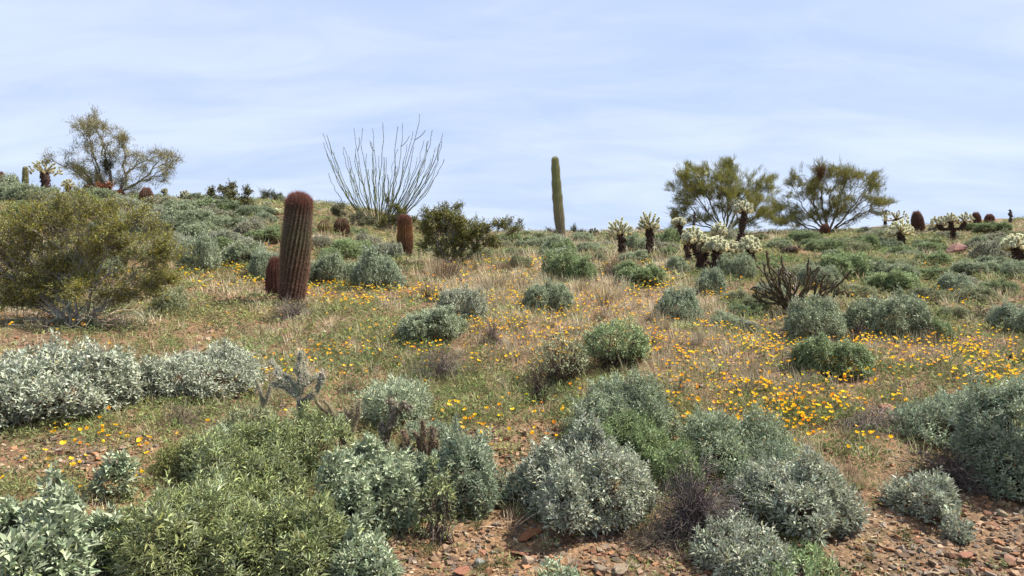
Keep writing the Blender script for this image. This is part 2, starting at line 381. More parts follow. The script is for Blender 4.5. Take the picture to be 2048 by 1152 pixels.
def near_bush(u, v, w, h, pal, label, L=.042, ar=.36, spacing=.033, per=8, parts=0, depth=1.0, k=5, lobes=None, twigs=90, upb=.52, group='brittlebushes near the camera', cat='shrub', name='brittlebush', push=.5, n_inner=.15, lump=0):
    g = np.random.default_rng(int(u * 7 + v))
    p = at(u, v); Y = p.y; rx = w / 2 / FPX * Y; ry = rx * depth * 1.55; parts = int(parts * .8); L *= .84
    y2 = Y + ry * min(.95, push * 1.9); x2 = (u - 1024) / FPX * y2; rx *= y2 / Y
    hh = max(.55 * rx, (576 - v + h) / FPX * y2 - float(height(x2, y2)))
    root = empty(name, (x2, y2, float(height(x2, y2)) - .01), label, cat, group)
    lo = random_lobes(rx, ry, hh, g, k) if lobes is None else [(a * rx, b * ry, c * hh, d * rx, e * ry, f * hh) for a, b, c, d, e, f in lobes]
    if lump:
        lo = []
        for j in range(lump):
            a = j * 2.4 + g.random(); q = .78 * ((j + .5) / lump) ** .5
            lo.append((math.cos(a) * rx * q, math.sin(a) * ry * q, hh * .05, rx * (.26 + .10 * g.random()), ry * (.26 + .10 * g.random()), hh * (1.0 - .35 * q) * (.72 + .30 * g.random())))
    P, Nn = mound_points(lo, spacing * .80, g, n_inner)
    kp = (Nn[:, 1] < .35) | (g.random(len(P)) < .22); P, Nn = P[kp], Nn[kp]
    pos, fr, scl, col, ax = leaves_for(P, Nn, max(5, per - 1), L, ar, PAL[pal], g, upb)
    sel = np.zeros(len(pos), bool)
    if parts:
        wp = pos + np.array(root.location); out_ = fr[:, :, 1]
        score = -wp[:, 1] + 1.2 * wp[:, 2] * .3 + g.random(len(pos)) * .25 - (scl[:, 1] < L * .7) * 9
        uu, vv = pix(wp[:, 0], wp[:, 1], wp[:, 2]); score -= ((uu < 4) | (uu > 2044) | (vv > 1148)) * 50
        sel[np.argsort(-score)[:parts * 3]] = True
        idx = np.flatnonzero(sel); keep = g.choice(idx, parts, replace=False); sel[:] = False; sel[keep] = True
        for i in keep:
            o = obj('leaf', LEAF_BROAD, root, tuple(col[i]))
            M = Matrix([[float(fr[i, a_, b_] * scl[i, b_]) for b_ in range(3)] + [float(pos[i, a_])] for a_ in range(3)] + [[0, 0, 0, 1]])
            o.matrix_local = M
    mb = MB(); nearest = p.y < 4.6
    mb.scatter(LEAF4_V if nearest else LEAF2_V, LEAF4_F if nearest else LEAF2_F, pos[~sel], fr[~sel], scl[~sel], col[~sel])
    obj('foliage', mb.mesh('foliage', M_leaf), root, kind='stuff')
    bm = branches_for(P, ax, g, twigs)
    obj('branches', bm.mesh('branches', M_wood), root, kind='stuff')
    return root

# shared mounds for the slope
BUSH_VAR = []
def make_variants():
    for i in range(9):
        g = np.random.default_rng(500 + i); lo = random_lobes(.5, .46, .52, g, 4 + i % 3)
        sparse = i >= 6
        P, Nn = mound_points(lo, .029 if not sparse else .038, g, .25)
        pos, fr, scl, col, ax = leaves_for(P, Nn, 6, .034, .42, (1.18, 1.18, 1.12), g, .45, .45)
        col = np.clip(col, 0, 1.3)
        mb = MB(); mb.scatter(LEAF2_V, LEAF2_F, pos, fr, scl, col)
        BUSH_VAR.append((mb.mesh('foliage', M_leaf), branches_for(P, ax, g, 110 if not sparse else 170, .0032, spread=.06).mesh('branches', M_wood)))
make_variants()
def slope_bush(u, v, w, h, pal, label=None, sparse=False, push=.45, depth=1.0, pos=None):
    g = np.random.default_rng(int(u * 13 + v * 3))
    if pos is None:
        p = at(u, v); Y = p.y
    else: Y = pos[1]
    W = w / FPX * Y; depth *= 1.3
    y2 = Y + W * .5 * depth * push * 1.5; x2 = (u - 1024) / FPX * y2; H = max(.30 * W, (576 - v + h) / FPX * y2 - float(height(x2, y2)))
    root = empty('brittlebush', (x2, y2, float(height(x2, y2)) - .02), label or '', 'shrub', 'brittlebushes on the slope', rz=0)
    adj = {'silver': 'silvery', 'sage': 'sage green', 'green': 'green', 'blue': 'blue-green', 'olive': 'olive green', 'dull': 'dull green', 'grey': 'greyish', 'lime': 'light green'}[pal]
    if not label: auto_label(f"{'large' if w > 95 else ('small' if w < 52 else 'mid-sized')} {adj} brittlebush", u, v - h / 2, root, 'brittlebushes on the slope')
    i = int(g.integers(6, 9)) if sparse else int(g.integers(0, 6))
    a = g.random() * 6.28
    c = np.array(PAL[pal]) * (1 + g.normal() * .06)
    for nm, me, cc in (('foliage', BUSH_VAR[i][0], c), ('branches', BUSH_VAR[i][1], (1, 1, 1))):
        o = obj(nm, me, root, tuple(cc), 'stuff')
        o.rotation_euler = (0, 0, a)
    root.scale = (W, W * depth, H / .52 * .96)
    return root

# ------------------------------------------------------------------ woody growth towards target points
def grow(mb, base, targets, r0, g, col, wig=.06, first=.35, rmin=.002, sides=5, power=.45, frac=.5):
    tips = []
    def path(p, q, ra, rb, n=3):
        L = np.linalg.norm(q - p); pts = [p]
        for k in range(1, n): pts.append(p + (q - p) * k / n + g.normal(size=3) * L * wig)
        pts.append(q); rr = np.linspace(ra, rb, n + 1)
        sd = sides if ra > .012 else (4 if ra > .006 else 3)
        mb.segs(np.array(pts[:-1]), np.array(pts[1:]), rr[:-1], rr[1:], vary(col, n, .12, g), sd)
    def rec(p, pts, r, lvl):
        if len(pts) == 1:
            q = pts[0]; path(p, q, r, max(rmin * .6, r * .4)); tips.append((q, unit(q - p))); return
        c = pts.mean(0); f = first if lvl == 0 else frac
        q = p + (c - p) * f
        if lvl > 0 or first > 0.05: path(p, q, r, max(rmin, r * .88))
        else: q = p
        d = pts - c; _, _, vt = np.linalg.svd(d, full_matrices=False)
        s = d @ vt[0]; thr = np.quantile(s, .35 + .3 * g.random())
        A, B = pts[s <= thr], pts[s > thr]
        if len(A) == 0 or len(B) == 0: A, B = pts[:len(pts) // 2], pts[len(pts) // 2:]
        for S in (A, B):
            if len(S): rec(q, S, max(rmin, r * (len(S) / len(pts)) ** power), lvl + 1)
    rec(np.asarray(base, float), np.asarray(targets, float), r0, 0)
    return np.array([t_[0] for t_ in tips]), np.array([t_[1] for t_ in tips])

def lobe_points(lobes, root, Y, g, total, dr=.9):
    """lobes (u, v, ru, rv[, weight]) read off the photograph, filled as solid volumes round distance Y, root-relative"""
    area = np.array([l[2] * l[3] * (l[4] if len(l) > 4 else 1) for l in lobes], float); out_ = []
    for l, a_ in zip(lobes, area / area.sum()):
        n = max(2, int(round(total * a_))); m_ = max(2, n // 8); dc = rdir(m_, g) * (g.random((m_, 1)) ** .38); d = dc[np.arange(n) % m_] + g.normal(size=(n, 3)) * .17
        yc = Y + g.normal() * l[2] / FPX * Y * .25
        out_.append(np.stack([(l[0] - 1024) / FPX * Y + d[:, 0] * l[2] / FPX * Y, yc + d[:, 1] * min(l[2], 60) / FPX * Y * dr, (576 - l[1]) / FPX * Y + d[:, 2] * l[3] / FPX * Y], 1))
    return np.concatenate(out_) - np.array(root)

def tree(name, u, v, lobes, label, cat, group, n_tips, trunks, r0, twig_n, twig_L, twig_w, col, bark, seed, push=0.0, twig_up=.25):
    g = np.random.default_rng(seed); p = at(u, v); Y = p.y + push
    X = (u - 1024) / FPX * Y; Z = float(height(X, Y)) - .03
    root = empty(name, (X, Y, Z), label, cat, group)
    T = lobe_points(lobes, (X, Y, Z), Y, g, n_tips)
    ang = np.arctan2(T[:, 0], T[:, 2] * .8); order = np.argsort(ang + g.normal(size=len(T)) * .1); tips = []; dirs = []
    mb = MB()
    for k, S in enumerate(np.array_split(order, trunks)):
        b = np.array([g.normal() * .06, g.normal() * .06, 0])
        a_, d_ = grow(mb, b, T[S], r0 * (.8 + .4 * g.random()), g, bark, .07, .22, .0018, 6, .58, .42)
        tips.append(a_); dirs.append(d_)
    obj('trunk', mb.mesh('trunk', M_wood), root)
    tips = np.concatenate(tips); dirs = np.concatenate(dirs)
    n = len(tips); dens = np.clip(g.normal(.95, .6, n), .1, 2.4)
    rep = np.repeat(np.arange(n), np.maximum(3, (twig_n * dens).astype(int))); m = len(rep)
    dd = unit(dirs[rep] * .8 + np.repeat(g.normal(size=(n, 3)) * .25, np.bincount(rep, minlength=n), axis=0) + g.normal(size=(m, 3)) * .22 + np.array([0, 0, twig_up]))
    pp = tips[rep] - dirs[rep] * (g.random((m, 1)) * .45) + g.normal(size=(m, 3)) * .045
    L = twig_L * (.4 + .9 * g.random(m))
    fb = MB(); fb.scatter(SPINE_V, SPINE_F, pp, frames(dd, rdir(m, g)), np.stack([np.full(m, twig_w), L, np.full(m, twig_w)], 1), vary(col, m, .25, g, .05))
    obj('crown', fb.mesh('crown', M_olive), root, kind='stuff')
    return root

def creosote(u, v, lobes, label, n_tips, leaf, seed, trunks=9, leaves_per=60, col=(.135, .125, .022), bark=(.27, .24, .21), r0=.016, push=0.0, group='creosote bushes', twigr=.0016, spread=.07, cat='bush', drop=True):
    g = np.random.default_rng(seed); p = at(u, v); Y = p.y + push; X = (u - 1024) / FPX * Y; Z = float(height(X, Y)) - .01
    root = empty('creosote_bush', (X, Y, Z), label, cat, group)
    T = lobe_points(lobes, (X, Y, Z), Y, g, n_tips); T = T[T[:, 2] > .02]
    ang = np.arctan2(T[:, 0], T[:, 2] + .1); order = np.argsort(ang + g.normal(size=len(T)) * .15)
    mb = MB(); tips = []; dirs = []
    for S in np.array_split(order, trunks):
        a_, d_ = grow(mb, (g.normal() * .08, g.normal() * .08, 0), T[S], r0 * (.6 + .5 * g.random()), g, bark, .10, .3, twigr, 5, .45, .42)
        tips.append(a_); dirs.append(d_)
    tips = np.concatenate(tips); dirs = np.concatenate(dirs); n = len(tips)
    k = 7; rep = np.repeat(np.arange(n), k)
    ss = tips[rep] - dirs[rep] * (g.random((n * k, 1)) * .16); se = ss + unit(dirs[rep] * .6 + g.normal(size=(n * k, 3)) * .45 + np.array([0, 0, .2])) * (.06 + .1 * g.random((n * k, 1)))
    mb.segs(ss, se, twigr * .8, twigr * .5, vary(bark, n * k, .2, g) * .7, 3)
    m = n * leaves_per; ri = g.integers(0, n * k, m); t_ = g.random((m, 1)) ** .7
    pos = ss[ri] * (1 - t_) + se[ri] * t_ + g.normal(size=(m, 3)) * leaf * .55
    dd = unit(unit(se[ri] - ss[ri]) * .6 + rdir(m, g)); L = leaf * (.6 + .7 * g.random(m))
    fb = MB(); fb.scatter(LEAF2_V, LEAF2_F, pos, frames(dd, rdir(m, g)), np.stack([L * .6, L, L], 1), vary(col, m, .28, g, .08))
    obj('branches', mb.mesh('branches', M_wood), root, kind='stuff'); obj('foliage', fb.mesh('foliage', M_olive), root, kind='stuff')
    return root

# ------------------------------------------------------------------ cacti
def ribbed(mb, path, rad, ribs, depth, twist, colf, per=6):
    path = np.asarray(path, float); n = len(path); d = unit(np.gradient(path, axis=0))
    a = unit(np.cross(d, np.array([0.0, 1, 0]))); b = np.cross(a, d); m = ribs * per
    th = np.arange(m) * 2 * np.pi / m; V = []; Cc = []
    for i in range(n):
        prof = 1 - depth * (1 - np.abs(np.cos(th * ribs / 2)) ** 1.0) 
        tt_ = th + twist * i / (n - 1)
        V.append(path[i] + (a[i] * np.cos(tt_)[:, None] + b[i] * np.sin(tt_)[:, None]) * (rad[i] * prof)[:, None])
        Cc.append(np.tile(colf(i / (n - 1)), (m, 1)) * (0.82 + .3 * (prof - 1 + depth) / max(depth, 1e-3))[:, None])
    V = np.concatenate(V + [path[-1:]]); Cc = np.concatenate(Cc + [np.array([colf(1.0)])]); idx = np.arange(n * m).reshape(n, m)
    A, B = idx[:-1], np.roll(idx[:-1], -1, 1); D, C = idx[1:], np.roll(idx[1:], -1, 1)
    f = np.concatenate([np.stack([A, B, C], -1).reshape(-1, 3), np.stack([A, C, D], -1).reshape(-1, 3), np.stack([idx[-1], np.roll(idx[-1], -1), np.full(m, n * m)], -1)])
    mb.add(V, f, Cc)
    def rib_pts(k, ts):
        """points and outward directions on rib k at heights ts (0..1)"""
        i = ts * (n - 1); i0 = np.clip(i.astype(int), 0, n - 2); q = (i - i0)[:, None]
        P = path[i0] * (1 - q) + path[i0 + 1] * q; rr = rad[i0] * (1 - q[:, 0]) + rad[i0 + 1] * q[:, 0]
        an = k * 2 * np.pi / ribs + twist * ts; o = a[i0] * np.cos(an)[:, None] + b[i0] * np.sin(an)[:, None]
        return P + o * rr[:, None], o, d[i0]
    return rib_pts

def lerp3(stops):
    xs = [s_[0] for s_ in stops]; cs = np.array([s_[1] for s_ in stops])
    return lambda t_: np.array([np.interp(t_, xs, cs[:, k]) for k in range(3)])

def barrel_parts(H, Rr, lean=(0, 0), ribs=22, seed=1, twist=.5, aps=44, spine_L=.045, body=None, spc=None, taper=.8, sw=.0022, nsp=9):
    g = np.random.default_rng(seed); n = 56; t_ = np.linspace(0, 1, n)
    path = np.stack([lean[0] * (t_ ** .9), lean[1] * t_, H * t_], 1)
    s_ = H / Rr; cap = np.clip((1 - t_) * s_ / 1.0, 0, 1); rad = Rr * np.sqrt(np.clip(1 - (1 - cap) ** 2, 0, 1)) * (taper + (1 - taper) * np.sin(np.pi * np.clip(t_ * 1.1, 0, 1)) )
    rad = np.maximum(rad * (.86 + .14 * sm(t_, 0, .15)) * (1 + .035 * np.sin(t_ * 9 + seed) + .015 * np.sin(t_ * 31 + seed)), .004)
    body = body or lerp3([(0, (.14, .085, .05)), (.35, (.12, .085, .045)), (.6, (.075, .085, .035)), (1, (.085, .09, .04))])
    spc = spc or lerp3([(0, (.30, .20, .14)), (.35, (.33, .21, .14)), (.7, (.24, .13, .09)), (.85, (.27, .085, .06)), (1, (.33, .09, .07))])
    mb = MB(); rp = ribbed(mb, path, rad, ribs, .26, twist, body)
    sb = MB()
    for k in range(ribs):
        ts = np.clip((np.arange(aps) + .5 * (k % 2) + g.normal(size=aps) * .12) / aps, .01, .995)
        P, o, up = rp(k, ts); side = np.cross(up, o)
        for j in range(nsp):
            an = j / nsp * 2 * np.pi + .3; m_ = len(ts); central = (j % 3 == 0)
            dd = o * (.95 if central else .35) + (side * math.cos(an) + up * math.sin(an) * .6) * (.5 if central else 1) + g.normal(size=(m_, 3)) * .14
            dd = unit(dd + up * (.35 * sm(ts, .75, 1.0))[:, None])
            L = spine_L * (.6 + .5 * g.random(m_)) * (1 + .8 * sm(ts, .8, 1.0))
            cc = np.array([spc(x) for x in ts]) * (1 + g.normal(size=(m_, 1)) * .22)
            sb.scatter(SPINE_V, SPINE_F, P + o * .001, frames(dd, up + g.normal(size=(m_, 3)) * .2), np.stack([np.full(m_, sw), L, np.full(m_, sw)], 1), np.clip(cc, .01, .9))
    return mb.mesh('body', M_skin, True), sb.mesh('spines', M_spine)

def put(name, u, v, label, cat, group=None, push=0.0, sink=.02):
    p = at(u, v); Y = p.y + push; X = (u - 1024) / FPX * Y
    return empty(name, (X, Y, float(height(X, Y)) - sink), label, cat, group), Y

# icosahedron blob
_t = (1 + 5 ** .5) / 2
ICO_V = unit(np.array([(-1, _t, 0), (1, _t, 0), (-1, -_t, 0), (1, -_t, 0), (0, -1, _t), (0, 1, _t), (0, -1, -_t), (0, 1, -_t), (_t, 0, -1), (_t, 0, 1), (-_t, 0, -1), (-_t, 0, 1)], float))
ICO_F = np.array([(0,11,5),(0,5,1),(0,1,7),(0,7,10),(0,10,11),(1,5,9),(5,11,4),(11,10,2),(10,7,6),(7,1,8),(3,9,4),(3,4,2),(3,2,6),(3,6,8),(3,8,9),(4,9,5),(2,4,11),(6,2,10),(8,6,7),(9,8,1)])

def capsule(mb, L, r, col, seg=7, rings=7, bump=0.0, g=None):
    t_ = np.linspace(0, 1, rings); e = r / L
    rad = r * np.sqrt(np.clip(1 - np.clip(np.abs(t_ - .5) - (.5 - e), 0, e) ** 2 / e ** 2, 0.03, 1))
    if bump and g is not None: rad = rad * (1 + g.normal(size=rings) * bump)
    mb.tube(np.stack([np.zeros(rings), L * t_, np.zeros(rings)], 1), rad, col, seg)
def spiny_joint(L, r, body, spine, ns, sl, sw, seed, bump=0.0, name='joint'):
    g = np.random.default_rng(seed); mb = MB(); capsule(mb, L, r, body, 8, 9, bump, g)
    y = g.random(ns); th = g.random(ns) * 6.28; e = r / L
    rad = r * np.sqrt(np.clip(1 - np.clip(np.abs(y - .5) - (.5 - e), 0, e) ** 2 / e ** 2, .05, 1))
    o = np.stack([np.cos(th), np.zeros(ns), np.sin(th)], 1)
    pos = o * rad[:, None] * .9 + np.stack([np.zeros(ns), y * L, np.zeros(ns)], 1)
    d = unit(o + np.stack([np.zeros(ns), (y - .5) * 2.2 * (y > .78) + .35, np.zeros(ns)], 1) + g.normal(size=(ns, 3)) * .4)
    mb.scatter(SPINE_V, SPINE_F, pos, frames(d, rdir(ns, g)), np.stack([np.full(ns, sw), sl * (.6 + .6 * g.random(ns)), np.full(ns, sw)], 1), vary(spine, ns, .12, g, .03))
    return mb.mesh(name, M_spine)
JOINTS = [spiny_joint(.115, .0165, (.34, .34, .19), (.84, .80, .62), 380, .017, .0034, 60 + i) for i in range(3)]

def cholla(name_u, v, crown, label, base_u=None, group='teddy bear chollas on the slope', n=30, trunk_r=.045, seed=0, pale=1.0, side=None, push=0.0, heads=None, jl=1.0, thick=1.34):
    """crown = (u, v_centre, width px, height px); the trunk stands at (base_u, v)"""
    g = np.random.default_rng(900 + seed); bu = base_u if base_u is not None else name_u
    root, Y = put('teddy_bear_cholla', bu, v, label, 'cactus', group, push)
    o0 = np.array(root.location)
    w2 = lambda u_, v_: np.array([(u_ - 1024) / FPX * Y, Y, (576 - v_) / FPX * Y]) - o0
    mb = MB(); heads = heads or [crown]; n = int(n * 1.3)
    fork = w2(heads[0][0], heads[0][1] + heads[0][3] * .35)
    dark = (.060, .034, .022)
    sp = MB()
    def trunk(p, q, r_a, r_b):
        k = 9; t_ = np.linspace(0, 1, k)[:, None]; Ld = np.linalg.norm(q - p)
        bend = np.array([0, 0, 1.0]) * 0
        pts = p * (1 - t_) + q * t_ + g.normal(size=(k, 3)) * Ld * .018 + np.sin(t_ * np.pi) * np.array([.05, 0, -.02]) * Ld
        rr = np.linspace(r_a, r_b, k) * (1 + g.normal(size=k) * .12)
        mb.tube(pts, rr, vary(dark, k, .25, g), 8)
        m_ = int(95 * Ld / .5) + 12; i = g.integers(0, k - 1, m_); q_ = g.random((m_, 1)); c0 = pts[i] * (1 - q_) + pts[i + 1] * q_
        o = unit(np.stack([g.normal(size=m_), g.normal(size=m_), g.normal(size=m_) * .3], 1))
        pos = c0 + o * rr[i][:, None] * .9
        dd = unit(o * .8 + np.array([0, 0, -.8]) + g.normal(size=(m_, 3)) * .3)
        s_ = (.010 + .012 * g.random(m_))
        mb.scatter(ICO_V, ICO_F, pos + dd * s_[:, None], frames(dd, rdir(m_, g)), np.stack([s_, s_ * 2.1, s_], 1), vary(dark, m_, .35, g))
        m_ *= 7; i = g.integers(0, k - 1, m_); q_ = g.random((m_, 1)); c0 = pts[i] * (1 - q_) + pts[i + 1] * q_
        o = unit(np.stack([g.normal(size=m_), g.normal(size=m_), g.normal(size=m_) * .6 - .2], 1))
        mb.scatter(SPINE_V, SPINE_F, c0 + o * rr[i][:, None], frames(o, rdir(m_, g)), np.stack([np.full(m_, .003), .03 + .03 * g.random(m_), np.full(m_, .003)], 1), vary((.16, .09, .05), m_, .35, g))
    if len(heads) == 1:
        trunk(np.zeros(3), fork, trunk_r, trunk_r * .85)
    else:
        j = w2(bu + 1, v - 28); trunk(np.zeros(3), j, trunk_r * .7, trunk_r * .7)
        for hd in heads:
            q = w2(hd[0], hd[1] + hd[3] * .45); midp = (j + q) / 2 + np.array([(q - j)[0] * .25, 0, -.09])
            trunk(j, midp, trunk_r * .45, trunk_r * .5); trunk(midp, q, trunk_r * .75, trunk_r * .8)
    obj('trunk', mb.mesh('trunk', M_wood), root)
    def place(p, d, L, c):
        o = obj('joint', JOINTS[int(g.integers(3))], root, tuple(c)); o.location = Vector(p)
        o.rotation_mode = 'QUATERNION'; o.rotation_quaternion = Vector(d).to_track_quat('Y', 'Z')
        o.scale = (jl * thick,  L / .115, jl * thick)
        o.rotation_mode = 'XYZ'
    heads_s = list(heads) + (side or [])
    for hi, hd in enumerate(heads_s):
        u_, v_, w_, h_ = hd[:4]; W = w_ / FPX * Y * 1.06; H = h_ / FPX * Y * 1.06
        c0 = w2(u_, v_ + h_ * .42); nn = n if hi < len(heads) else max(5, int(n * w_ / heads[0][2] * .5))
        for i in range(nn):
            z = 1 - 1.12 * (i + .5) / nn; ph = i * 2.4 + g.random() * .5
            d = np.array([math.cos(ph) * math.sqrt(max(0, 1 - z * z)), math.sin(ph) * math.sqrt(max(0, 1 - z * z)), z])
            tip = c0 + d * np.array([W / 2, W / 2, H * .88]) * (.82 + .25 * g.random())
            L = .105 * (.75 + .4 * g.random()) * jl; L = min(L, np.linalg.norm(tip - c0) * .8 + .03)
            dd = unit(unit(tip - c0) + np.array([0, 0, .35]) + g.normal(size=3) * .12)
            cc = np.array([1.24, 1.27, 1.26]) * (pale * (1 + g.normal() * .07)) * (np.array([1, .92, .80]) if z < .1 else 1)
            st = tip - dd * L; place(st, dd, L, cc)
            # an inner, older joint carries it
            if i % 4 == 0:
                d2 = unit(st - c0 + g.normal(size=3) * .01); place(c0 + d2 * .01, d2, max(.04, np.linalg.norm(st - c0)), cc * np.array([.72, .64, .52]))
    return root

# ================================================================== THE SKYLINE: trees, ocotillo, saguaros
tree('palo_verde_tree', 222, 388, [(168, 238, 34, 20), (205, 262, 52, 30), (252, 280, 26, 22), (232, 305, 40, 20), (270, 318, 22, 26), (335, 302, 38, 22), (350, 330, 20, 16), (300, 330, 24, 24), (318, 352, 26, 18), (230, 350, 40, 26, .8), (150, 300, 34, 26, .7), (160, 340, 45, 22), (195, 355, 40, 22, 1.3), (84, 300, 24, 12, .5), (70, 322, 14, 16, .4), (120, 320, 26, 14, .5), (258, 366, 40, 14)],
     'open-crowned olive tree on the left skyline leaning up to the left', 'tree', 'desert trees on the skyline', 820, 5, .05, 21, .12, .0105, (.36, .32, .13), (.24, .21, .15), 11)
tree('palo_verde_tree', 1452, 470, [(1392, 345, 50, 26), (1440, 348, 45, 28), (1370, 385, 36, 34), (1425, 385, 62, 40, 1.2), (1490, 372, 50, 28), (1530, 372, 26, 30), (1480, 410, 60, 26), (1365, 425, 30, 26, .7), (1400, 440, 40, 16, .7), (1540, 415, 34, 24, .8), (1350, 410, 22, 40, .8), (1450, 320, 36, 12), (1385, 325, 22, 10, .6), (1500, 440, 60, 18, .8), (1548, 442, 34, 18, .8), (1340, 370, 14, 18, .5), (1350, 448, 26, 14, .5)],
     'dense yellow-green tree on the skyline behind the crowded pale chollas', 'tree', 'desert trees on the skyline', 1150, 8, .042, 26, .22, .013, (.37, .36, .10), (.17, .155, .07), 12, 0, .55)
tree('palo_verde_tree', 1655, 466, [(1645, 346, 48, 24), (1695, 352, 45, 28), (1610, 375, 36, 34), (1655, 385, 50, 40, 1.1), (1725, 375, 45, 32), (1768, 395, 42, 22), (1795, 405, 22, 10, .7), (1585, 410, 32, 32), (1625, 430, 45, 22, .8), (1700, 418, 60, 24, .8), (1750, 425, 36, 14, .5), (1575, 375, 18, 20, .5), (1560, 425, 24, 26, .7), (1645, 326, 26, 10, .8), (1600, 440, 50, 16, .8), (1572, 444, 26, 16, .7), (1690, 442, 50, 14, .8), (1740, 345, 26, 14, .8), (1590, 350, 24, 16, .7)],
     'wide dome-shaped tree holding a brown clump near its top, right part of the skyline', 'tree', 'desert trees on the skyline', 1050, 9, .042, 20, .22, .013, (.35, .33, .10), (.18, .15, .085), 13, 0, .50)
tree('palo_verde_tree', 540, 408, [(545, 388, 20, 9), (530, 395, 12, 10), (560, 398, 14, 8)], 'small pale grey-green tree far off behind the left barrel cactus', 'tree', 'desert trees on the skyline', 60, 2, .05, 18, .22, .02, (.17, .18, .11), (.14, .12, .09), 14, 8)

def clump(name, u, v, wpx, hpx, Yd, label, cat, col, n, seed, L=.16, w=.012, body=None):
    g = np.random.default_rng(seed); c = np.array([(u - 1024) / FPX * Yd, Yd, (576 - v) / FPX * Yd])
    root = empty(name, tuple(c), label, cat); mb = MB(); d = g.normal(size=(n, 3)) * np.array([.36, .36, .40 ]); d[:, :2] *= np.clip(1 + d[:, 2:] * .9, .4, 1.6); d = d * np.array([wpx, wpx, hpx]) / 2 / FPX * Yd
    mb.scatter(SPINE_V, SPINE_F, d, frames(rdir(n, g), rdir(n, g)), np.stack([np.full(n, w), L * (.4 + g.random(n)), np.full(n, w)], 1), vary(col, n, .3, g))
    obj(body or 'twigs', mb.mesh('twigs', M_wood), root, kind='stuff'); return root
clump('bird_nest', 1641, 345, 26, 34, 31.7, 'brown twiggy nest high in the dome-shaped right-hand tree', 'nest', (.20, .115, .05), 900, 21, .20)
clump('mistletoe_clump', 214, 330, 30, 38, 24.0, 'dark clump hanging in the middle of the left skyline tree', 'plant', (.085, .09, .045), 420, 22, .26)

# ocotillo: every wand is a part
root, Y = put('ocotillo', 760, 462, 'tall ocotillo fanning leafless grey-green wands above the skyline', 'plant', None, 1.0)
g = np.random.default_rng(31); o0 = np.array(root.location)
TIPS = [(649,269),(648,286),(652,307),(654,345),(709,258),(724,255),(745,257),(686,293),(716,312),(729,304),(740,304),(746,300),(771,314),(776,322),(798,235),(811,285),(804,309),(824,260),
        (842,234),(851,271),(869,269),(852,287),(884,282),(892,280),(891,322),(881,292),(871,295),(845,287),(834,302),(854,322),(761,320),(664,322),(683,340),(698,386),(707,337),(798,336),
        (660,290),(672,282),(862,300),(838,320),(815,330),(872,318),(695,310),(752,335),(788,325),(860,345),(720,345),(735,330)]
TIPS += [(int(768 + (a_ - 768) * q_), int(v_ + 18 + 26 * q_)) for (a_, v_), q_ in zip(TIPS[:46:2], [.8, .55, .9, .7, .45, .85, .6, .3, .75, .5, .9, .65, .8, .4, .7, .55, .85, .6, .5, .75, .35, .8, .6])]
FORK = {4: (9, 16), 18: (11, 30), 20: (-10, 20), 0: (6, 2), 14: (14, 26), 22: (-8, 18), 6: (-6, 24)}
for k, (tu, tv) in enumerate(TIPS):
    tip = np.array([(tu - 1024) / FPX * Y, Y, (576 - tv) / FPX * Y]) - o0; tip[1] = g.normal() * .55
    sx = (tu - 768) / 125
    b = np.array([sx * .28 + g.normal() * .05, tip[1] * .2 + g.normal() * .05, 0.0])
    c = b + np.array([(tip - b)[0] * (.74 + .1 * g.random()), (tip - b)[1] * .6, tip[2] * .47])
    t_ = np.linspace(0, 1, 15)[:, None]; P = b * (1 - t_) ** 2 + 2 * c * t_ * (1 - t_) + tip * t_ ** 2
    w_ = np.cumsum(g.normal(size=(15, 3)) * .026, axis=0); w_ -= w_ * 0 + t_ * w_[-1]; P = P + w_ * np.array([1, 1, .3])
    mb = MB(); rr = np.linspace(.0165, .0075, 15) * (.85 + .3 * g.random()); cc = (lerp3([(0, (.20, .185, .09)), (.4, (.17, .19, .075)), (1, (.15, .165, .07))]))
    mb.tube(P, rr, np.array([cc(x) for x in t_[:, 0]]) * (1 + g.normal(size=(15, 1)) * .1), 6)
    m_ = 90; i = g.integers(1, 14, m_); q = g.random((m_, 1)); c0 = P[i] * (1 - q) + P[np.minimum(i + 1, 14)] * q; o = unit(g.normal(size=(m_, 3)) + np.array([0, 0, .3]))
    mb.scatter(SPINE_V, SPINE_F, c0 + o * .008, frames(o, rdir(m_, g)), np.stack([np.full(m_, .009), .022 + .02 * g.random(m_), np.full(m_, .009)], 1), vary((.12, .14, .05), m_, .3, g))
    if k in FORK:
        fu, fv = FORK[k]; s0 = P[11]; e = tip + np.array([fu / FPX * Y, .1, -fv / FPX * Y])
        tt3 = np.linspace(0, 1, 6)[:, None]; mb.tube(s0 * (1 - tt3) + e * tt3 + np.sin(tt3 * np.pi) * np.array([.03 * np.sign(fu), 0, -.02]), np.linspace(.014, .009, 6), (.11, .115, .06), 5)
    obj('stem', mb.mesh('stem', M_wood), root)

